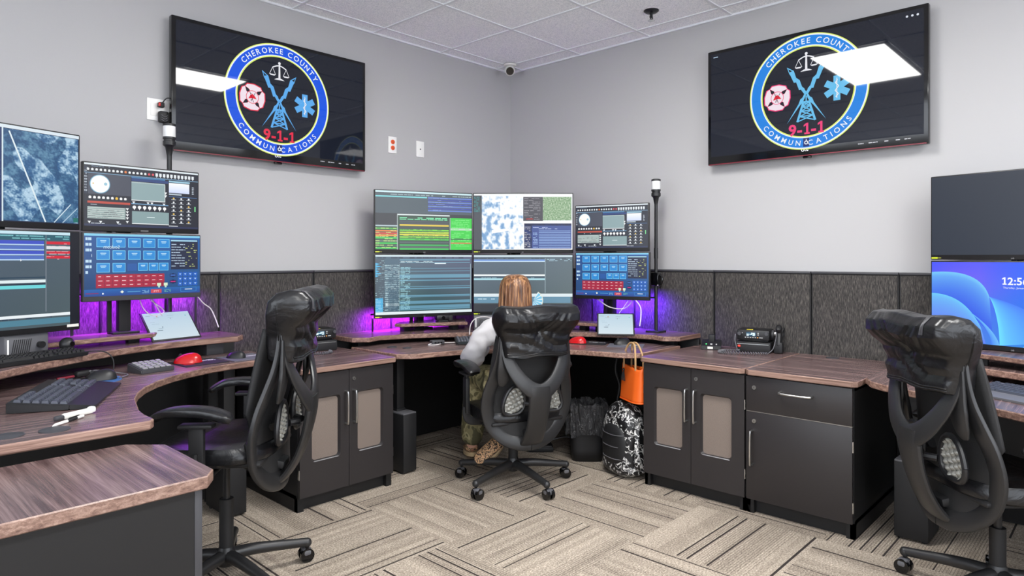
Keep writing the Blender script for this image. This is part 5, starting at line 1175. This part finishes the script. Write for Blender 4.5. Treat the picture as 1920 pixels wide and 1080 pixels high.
# webcams / speakers
t=thing('ball_webcam','round black ball camera on the black rear keyboard shelf','webcam',(-3.33,-.505,rzB)); b=MB(); b.ball((0,0,.042),.030); b.build('housing','black_plastic',t); b=MB(); b.lathe([(.022,0),(.022,.004),(.012,.012),(.012,.02)]); b.build('foot','black_plastic',t); b=MB(); b.cyl((.012,-.022,.045),(.015,-.028,.045),.010); b.build('lens','gloss_black',t)
def desk_speaker(label,loc,rz,cable=False):
    t=thing('desktop_speaker',label,'speaker',loc,rz); b=MB(); b.box((0,.045,.05),(.17,.09,.10),.006); b.build('cabinet','grey_plastic',t)
    b=MB()
    for i in range(9): b.tube([(-.058+i*.008,-.001,.022+.0*i),(-.048+i*.008,-.001,.078)],.0016,5)
    b.build('grille','soft_black',t)
    b=MB(); b.cyl((.05,0,.05),(.05,-.018,.05),.014); b.build('volume_knob','dark_metal',t); b=MB(); b.box((-.072,-.001,.05),(.006,.003,.06),.001); b.build('light_bar','white_led',t,'pale upright light bar'); return t
desk_speaker('grey desktop speaker with a knob under the large left screens',(-3.475,-.52,rzB+.001),R(18))
desk_speaker('grey desktop speaker beside the person\'s left shoulder',(-.905,-.63,rzA+.001),R(-40))
b=MB(); b.tube([(-1.13,-.70,.80),(-1.08,-.66,.86),(-1.04,-.67,.90),(-.97,-.70,.905),(-.90,-.72,.875),(-.86,-.70,.82)],.0035,8,sub=6); tag(b.build('gooseneck_cable','white_cable'),'pale curved cable rising behind the keyboard of the corner workstation','cable')
t=thing('webcam','black web camera with a purple sheen under the upper left screens','webcam',(-1.10,-.395,.862),R(-22)); b=MB(); b.box((0,0,.030),(.095,.05,.035),.008); b.build('body','black_plastic',t); b=MB(); b.cyl((0,-.024,.03),(0,-.030,.03),.012); b.build('lens','gloss_black',t); b=MB(); b.box((.055,0,.026),(.03,.05,.04),.006); b.box((0,.0,.006),(.07,.05,.012),.003); b.build('clip','soft_black',t)
t=thing('usb_hub','small black usb box with a white cord on the corner workstation','usb hub',(-1.32,-.60,.7455),R(-20)); b=MB(); b.box((0,0,.014),(.085,.05,.027),.004); b.build('body','dark_grey',t); b=MB()
for i in range(3): b.box((-.02+i*.02,-.0252,.014),(.013,.001,.006),0)
b.build('port','gloss_black',t)
b=MB(); b.tube([(.04,-.01,.01),(.10,.0,.006),(.16,.02,.006)],.003,8,sub=5); b.tube([(-.04,-.01,.01),(-.07,-.03,.004),(-.03,-.05,.004),(.01,-.035,.006)],.0035,8,sub=5); b.build('cord','white_cable',t)
# tablets
def pic_tab(seed):
    def f(c,w,h):
        r=random.Random(seed); c.field(0,0,w,h,6,4,lambda x,y:(int(182+24*y),int(208+14*y),int(224+6*y))); c.layer=2
        for (x,y,a,b_) in ((.05,.10,.1,.012),(.2,.18,.12,.008),(.5,.12,.15,.008),(.5,.20,.12,.006),(.08,.35,.1,.006),(.1,.42,.16,.006),(.2,.60,.10,.012)): c.rect(w*x,h*y,w*a,h*b_,(120,150,170))
        c.rect(w*.16,h*.66,w*.12,h*.02,(60,80,100)); c.ring(w*.28,h*.14,0,.004,(190,150,110),10); c.ring(w*.30,h*.55,0,.003,(60,80,100),10); c.ring(w*.9,h*.16,0,.004,(110,190,190),10); c.ring(w*.55,h*.24,0,.0022,(60,80,110),8)
    return f
def tablet(label,loc,rz,w_,h_,tilt,seed):
    t=thing('tablet_computer',label,'tablet',loc,rz); b=MB(); Tm=Matrix.Rotation(-tilt,4,'X'); b.xf(Tm); b.box((0,.004,h_/2),(w_,.008,h_),.0035); cs=b.build('casing','soft_black',t)
    cv=Canvas(w_-.018,h_-.018); cv.layer=0; pic_tab(seed)(cv,w_-.018,h_-.018); s=cv.build('screen','screen',t); s.rotation_euler=(-tilt,0,0); s.location=Tm@Vector((0,-.0002,h_/2))
    b=MB(); b.xf(Tm); b.tube([(w_*.3,.008,h_*.55),(w_*.3,.04,h_*.3)],.006,6); b.xf(Matrix.Identity(4)); p1=Tm@Vector((0,.008,h_*.6)); b._add([p1+Vector((-.05,0,0)),p1+Vector((.05,0,0)),(.05,p1.y+.05,.001),(-.05,p1.y+.05,.001),p1+Vector((-.05,.004,0)),p1+Vector((.05,.004,0)),(.05,p1.y+.055,.001),(-.05,p1.y+.055,.001)],[(0,1,2,3),(7,6,5,4),(0,3,7,4),(1,5,6,2),(3,2,6,7)]); b.build('kickstand','soft_black',t); return t
tablet('tablet with a pale blue screen leaning on the left workstation shelf',(-2.805,-.325,rzB+.002),R(11),.262,.185,R(42),1)
tablet('tablet with a pale screen leaning at the right of the corner workstation',(-.545,-1.445,rzA+.002),R(-54),.238,.172,R(40),2)
def cable(label,pts,r=.003,m='white_cable',sub=6,group=None): b=MB(); b.tube(pts,r,8,sub=sub); return tag(b.build('cable',m),label,'cable',group)
cable('white cable hanging beside the tablet on the left workstation',[(-2.70,-.30,1.10),(-2.66,-.28,1.06),(-2.62,-.27,1.03),(-2.60,-.28,.98),(-2.59,-.30,.93)])
cable('purple lit cable looping from the small left screens to the tablet',[(-2.98,-.30,1.10),(-2.95,-.29,1.04),(-2.90,-.27,1.01),(-2.85,-.26,1.03),(-2.92,-.27,1.09)],.0025)
cable('purple lit straight cable down to the back of the left tablet',[(-2.93,-.28,1.12),(-2.88,-.25,1.05),(-2.84,-.22,.99)],.003)
cable('white cable hanging right of the tablet of the corner workstation',[(-.35,-1.46,1.03),(-.345,-1.50,.98),(-.37,-1.52,.92),(-.40,-1.53,.86)],.004)
cable('looping cable under the small right screens of the corner workstation',[(-.40,-1.18,1.03),(-.36,-1.26,.97),(-.34,-1.36,.96),(-.335,-1.42,1.0),(-.34,-1.44,1.04)],.0035)
cable('thin pale cable between the small right screens and their tablet',[(-.34,-1.42,1.04),(-.37,-1.40,.99),(-.42,-1.38,.93)],.002)
cable('black cable curling from the black rear keyboard to the mouse',[(-3.30,-.60,.90),(-3.22,-.615,.895),(-3.19,-.64,.86),(-3.20,-.67,.80),(-3.23,-.70,.797),(-3.30,-.68,.797),(-3.34,-.64,.797)],.0025,'soft_black')
cable('grey cable arching behind the mouse on the blue mat',[(-3.40,-.62,.797),(-3.33,-.60,.80),(-3.25,-.60,.815),(-3.17,-.65,.80),(-3.15,-.70,.796),(-3.20,-.76,.796)],.0025,'wire_grey')
t=thing('headset_adapter','small black headset dongle with a red end by the blue mat','adapter',(-3.31,-.60,.792),R(20)); b=MB(); b.box((0.02,0.0,.014),(.07,.028,.026),.01); b.build('body','soft_black',t); b=MB(); b.tube([(-.09,0,.008),(-.02,0,.008)],.0055,8); b.build('red_lead','deep_red',t,'dark red lead')
# chargers and two way radios
def charger(label,loc,rz,tag_=False):
    t=thing('radio_desk_charger',label,'charger',loc,rz); b=MB(); b._add([(-.055,-.07,0),(.055,-.07,0),(.055,.07,0),(-.055,.07,0),(-.06,-.065,.022),(.06,-.065,.022),(.06,.07,.050),(-.06,.07,.050)],[(0,3,2,1),(4,5,6,7),(0,1,5,4),(1,2,6,5),(2,3,7,6),(3,0,4,7)]); bmesh.ops.bevel(b.bm,geom=list(b.bm.edges),offset=.004,segments=2,affect='EDGES'); b.build('body','soft_black',t)
    b=MB(); b.box((0,.03,.058),(.035,.03,.05),.005); b.build('microphone_stem_block','soft_black',t)
    for i,m_ in enumerate(('green_led','white_led','white_led')):
        b=MB(); b.box((-.03+i*.03,-.03,.0305),(.012 if i==1 else .007,.010,.003),.001,rx=R(11)); b.build('indicator_light',m_,t)
    if tag_: b=MB(); b.box((-.005,-.0685,.012),(.032,.002,.014),.0005); b.build('paper_label','white_paper',t,'small white label')
    return t
charger('black desk microphone base with a white label on the right cabinet',(-.215,-1.935,.7355),R(-66),True)
charger('black desk charger with a green light on the left cabinet',(-2.24,-.32,.7355),R(-12))
def radio(label,loc,rz,hand=True,side=1):
    t=thing('two_way_radio',label,'radio',loc,rz)
    b=MB(); b.box((0,.08,.032),(.20,.17,.062),.006); b.build('power_supply','soft_black',t)
    b=MB(); b.box((0,-.0065,.050),(.18,.003,.003),0); b.build('silver_line','metal',t); b=MB(); b.box((-.078,-.008,.037),(.014,.004,.010),.001); b.build('power_switch','red_led',t,'red lit switch')
    b=MB(); b.box((0,.09,.064+.004),(.16,.12,.01),.002); b.box((0,.075,.104),(.185,.16,.060),.007); b.build('radio_body','black_plastic',t)
    cv=Canvas(.17,.05); r=random.Random(2); cv.rect(.048,.008,.055,.024,(24,60,80)); cv.layer=1; cv.dashes(.05,.010,.05,.02,3,(210,235,240),r,.85,.6,.012); 
    for i in range(5): cv.rect(.040+i*.014,.037,.008,.004,(170,170,170))
    cv.rect(.110,.036,.006,.005,(240,150,60)); cv.rect(.122,.037,.02,.003,(200,200,200)); cv.rect(.006,.010,.010,.010,(110,110,112)); cv.rect(.022,.010,.006,.006,(120,120,122)); cv.rect(.112,.010,.008,.004,(160,160,160)); cv.rect(.112,.020,.008,.004,(160,160,160)); cv.build('faceplate','print_glow',t,(0,-.0056,.104))
    b=MB(); b.cyl((-.075,-.004,.112),(-.075,-.018,.112),.011); b.cyl((.078,-.004,.115),(.078,-.016,.115),.010); b.build('control_knob','dark_grey',t)
    b=MB(); b.box((-.02,.02,.1345),(.035,.02,.002),0); b.build('yellow_sticker','yellow_label',t)
    b=MB(); b.cyl((.105,.10,.10),(.075,.10,.10),.03); b.build('fan_cap','dark_grey',t)
    return t
radio('two way radio with a hand microphone on the right cabinet',(-.215,-2.20,.7355),R(-77))
radio('two way radio stacked on its power supply on the left cabinet',(-1.955,-.27,.7355),R(-8))
t=thing('hand_microphone','black hand microphone hung on the side of the right radio','microphone',(-.14,-2.325,.80),R(-77)); b=MB(); b.box((0,0,.02),(.03,.055,.10),.014,rx=R(-20)); b.box((.0,.0,.075),(.034,.05,.05),.015,rx=R(-50)); b.build('body','black_plastic',t); b=MB(); b.cyl((-.016,.0,.05),(-.022,0,.05),.014); b.build('metal_dot','chrome',t)
b=MB(); b.tube([(.01,.03,.05),(.02,.06,.08),(.015,.08,.04),(.01,.03,.0)],.005,8,sub=6); b.build('strap_loop','soft_black',t); b=MB(); b.box((0,.0,-.030),(.05,.07,.068),.01); b.build('hanger','soft_black',t)
def coil(name,label,pts,rc=.007,turns=26,r=.0026):
    P=[Vector(p) for p in pts]; Q=[]
    seg=len(P)-1; N=turns*8
    for i in range(N+1):
        u=i/N*seg; k=min(int(u),seg-1); f=u-k; p0=P[max(k-1,0)];p1=P[k];p2=P[k+1];p3=P[min(k+2,seg)]
        c=.5*((2*p1)+(p2-p0)*f+(2*p0-5*p1+4*p2-p3)*f*f+(3*p1-p0-3*p2+p3)*f**3); d=(p2-p1).normalized(); a=Vector((0,0,1)).cross(d).normalized(); bb=d.cross(a); th=2*PI*i/8
        Q.append(c+a*math.cos(th)*rc+bb*math.sin(th)*rc)
    b=MB(); b.tube(Q,r,5); tag(b.build(name,'grey_plastic'),label,'cord')
coil('coiled_cord','grey coiled microphone cord looped in front of the right radio',[(-.25,-2.13,.745),(-.32,-2.07,.745),(-.37,-2.06,.745),(-.385,-2.10,.745),(-.33,-2.22,.745),(-.27,-2.31,.745)],turns=44)
coil('coiled_cord','dark coiled cord in front of the left radio',[(-2.08,-.37,.745),(-2.03,-.42,.745),(-1.97,-.40,.745),(-1.955,-.36,.745)],turns=18)
cable('black cord from the right radio to its microphone',[(-.26,-2.31,.745),(-.24,-2.33,.77),(-.20,-2.33,.82),(-.16,-2.32,.86)],.0025,'grey_plastic')
cable('thin grey cord down the left side of the right radio',[(-.235,-2.10,.84),(-.25,-2.105,.80),(-.25,-2.12,.745)],.0025,'wire_grey')
# stylus cable on right riser
t=thing('charging_cable','grey charging cable with a long plug on the right riser','cable',(-.60,-3.66,.864),R(-115)); b=MB(); b.tube([(-.10,0,.02),(-.03,0,.018)],.006,8); b.build('plug','grey_plastic',t); b=MB(); b.tube([(-.03,0,.018),(.04,.0,.022),(.12,-.02,.012),(.2,-.05,.004)],.003,8,sub=6); b.build('wire','white_cable',t)

# ------------------------------------------------------------------ under the desks
t=thing('waste_bin','black waste bin with a shiny black liner under the corner workstation','waste bin',(-.62,-1.27,0),R(-48))
b=MB(); n=24
def binf(u,v):
    a=2*PI*u; c_,s_=math.cos(a),math.sin(a); c_=math.copysign(abs(c_)**.5,c_); s_=math.copysign(abs(s_)**.5,s_); k=.80+.20*v; return (c_*.125*k,s_*.10*k,.0+v*.36)
b.grid(binf,32,6,closeu=True); b._add([binf(i/32,0) for i in range(32)],[tuple(reversed(range(32)))]); o=b.build('bin_body','soft_black',t); md=o.modifiers.new('t','SOLIDIFY'); md.thickness=.004
b=MB()
def linf(u,v):
    # outside fold then over the rim and inside
    a=2*PI*u; c_,s_=math.cos(a),math.sin(a); c_=math.copysign(abs(c_)**.5,c_); s_=math.copysign(abs(s_)**.5,s_)
    w_=.007*math.sin(a*11+2*v)+.005*math.sin(a*23+v*5)+.004*noise.noise(Vector((a*4,v*6,0)))
    if v<.7: k=v/.7; z=.17+.20*k+.012*math.sin(a*7)*(1-k); r=1.06+.10*(1-k)*.5-.0*k
    else: k=(v-.7)/.3; z=.37+.045*math.sin(k*PI*.8)-.10*k+.008*math.sin(a*17); r=1.02-.20*k
    return (c_*(.125*r+w_),s_*(.10*r+w_),z)
b.grid(linf,140,22,closeu=True); b.build('bin_liner','liner',t)
t=thing('backpack','black and white camouflage backpack standing on the floor by the right cabinet','backpack',(-.71,-1.625,0),R(-110))
def bp(u,v):
    a=2*PI*u; c_,s_=math.cos(a),math.sin(a); c_=math.copysign(abs(c_)**.7,c_); s_=math.copysign(abs(s_)**.7,s_); k=math.sin(min(1,v*6+.35)*PI/2) if v<.5 else math.sqrt(max(0.0,1-((v-.5)/.5)**3.2)); w_=.006*noise.noise(Vector((c_*5,s_*5,v*9)))
    return (c_*(.15*k+w_),s_*(.10*k*(1.1-.25*v)+w_),.003+v*.44)
b=MB(); b.grid(bp,40,30,closeu=True); b.build('main_bag','backpack_camouflage',t)
def pk(u,v):
    a=PI*u; k=math.sqrt(max(0,1-((abs(v-.5)/.5))**3)); return (math.cos(a)*.115*k,-.075-.045*k*math.sin(a),.05+v*.27)
b=MB(); b.grid(pk,20,20); p=b.build('front_pocket','soft_black',t,'plain black front pocket')
b=MB()
for z in(.12,.19,.26): b.tube([(-.10,-.088,z),(-.05,-.118,z-.004),(.05,-.118,z-.004),(.10,-.088,z)],.0025,6,sub=4)
b.build('webbing','grey_plastic',p)
b=MB(); b.tube([(-.03,.02,.43),(-.03,.02,.47),(.03,.02,.47),(.03,.02,.43)],.007,8,sub=5); b.build('carry_loop','soft_black',t)
b=MB(); b.tube([(.14,-.02,.36),(.18,-.05,.25),(.17,-.04,.10),(.13,0,.05)],.014,8,sub=5,flat=.3); b.build('strap','backpack_camouflage',t)
t=thing('handbag','orange leather handbag with a tan handle hanging above the backpack','handbag',(-.735,-1.70,.455),R(-118))
def hb(u,v):
    a=2*PI*u; c_,s_=math.cos(a),math.sin(a); c_=math.copysign(abs(c_)**.45,c_); s_=math.copysign(abs(s_)**.8,s_); return (c_*(.115-.006*v),s_*(.045-.018*v)+.002*math.sin(c_*9),v*.205+.008*math.sin(a*2)*v)
b=MB(); b.grid(hb,40,12,closeu=True); b._add([hb(i/40,0) for i in range(40)],[tuple(reversed(range(40)))]); o=b.build('bag_body','orange_leather',t); md=o.modifiers.new('t','SOLIDIFY'); md.thickness=.003
b=MB(); b.tube([hb(i/40,0.02) for i in range(41)],.004,6); b.tube([(-.112,0,0),(-.112,0,.2)],.003,6); b.build('edge_seam','orange_leather',o)
for s in(-1,1):
    b=MB(); b.tube([(-.07,s*.026,.19),(-.065,s*.024,.27),(-.03,s*.012,.335),(.03,s*.012,.335),(.065,s*.024,.27),(.07,s*.026,.19)],.006,8,sub=6); b.build('handle','tan_strap',t,'pale tan handle')
b=MB()
for i in range(6): b.tube([(-.055,-.035,.175),(-.06+i*.006,-.045,.15),(-.065+i*.009,-.046,.115)],.0018,5,sub=3)
b.ball((-.055,-.037,.178),.008,8,6); b.build('tassel','soft_black',t)
t=thing('foot_pedal','black foot pedal on the carpet under the corner workstation','foot pedal',(-.70,-.94,0),R(-45)); b=MB(); b.box((0,0,.02),(.17,.10,.035),.008); b.build('base','soft_black',t); b=MB(); b.box((0,-.01,.042),(.15,.07,.014),.005,rx=R(8)); b.build('treadle','black_plastic',t)
cable('black cable running from the foot pedal over the carpet',[(-.64,-.90,.02),(-.55,-.92,.04),(-.48,-1.0,.06),(-.46,-1.10,.03),(-.50,-1.16,.006)],.003,'wire_grey')
cable('dark cable bundle hanging under the right end of the corner workstation',[(-.60,-1.50,.70),(-.615,-1.49,.60),(-.60,-1.51,.5),(-.61,-1.50,.4),(-.60,-1.50,.32)],.008,'soft_black')
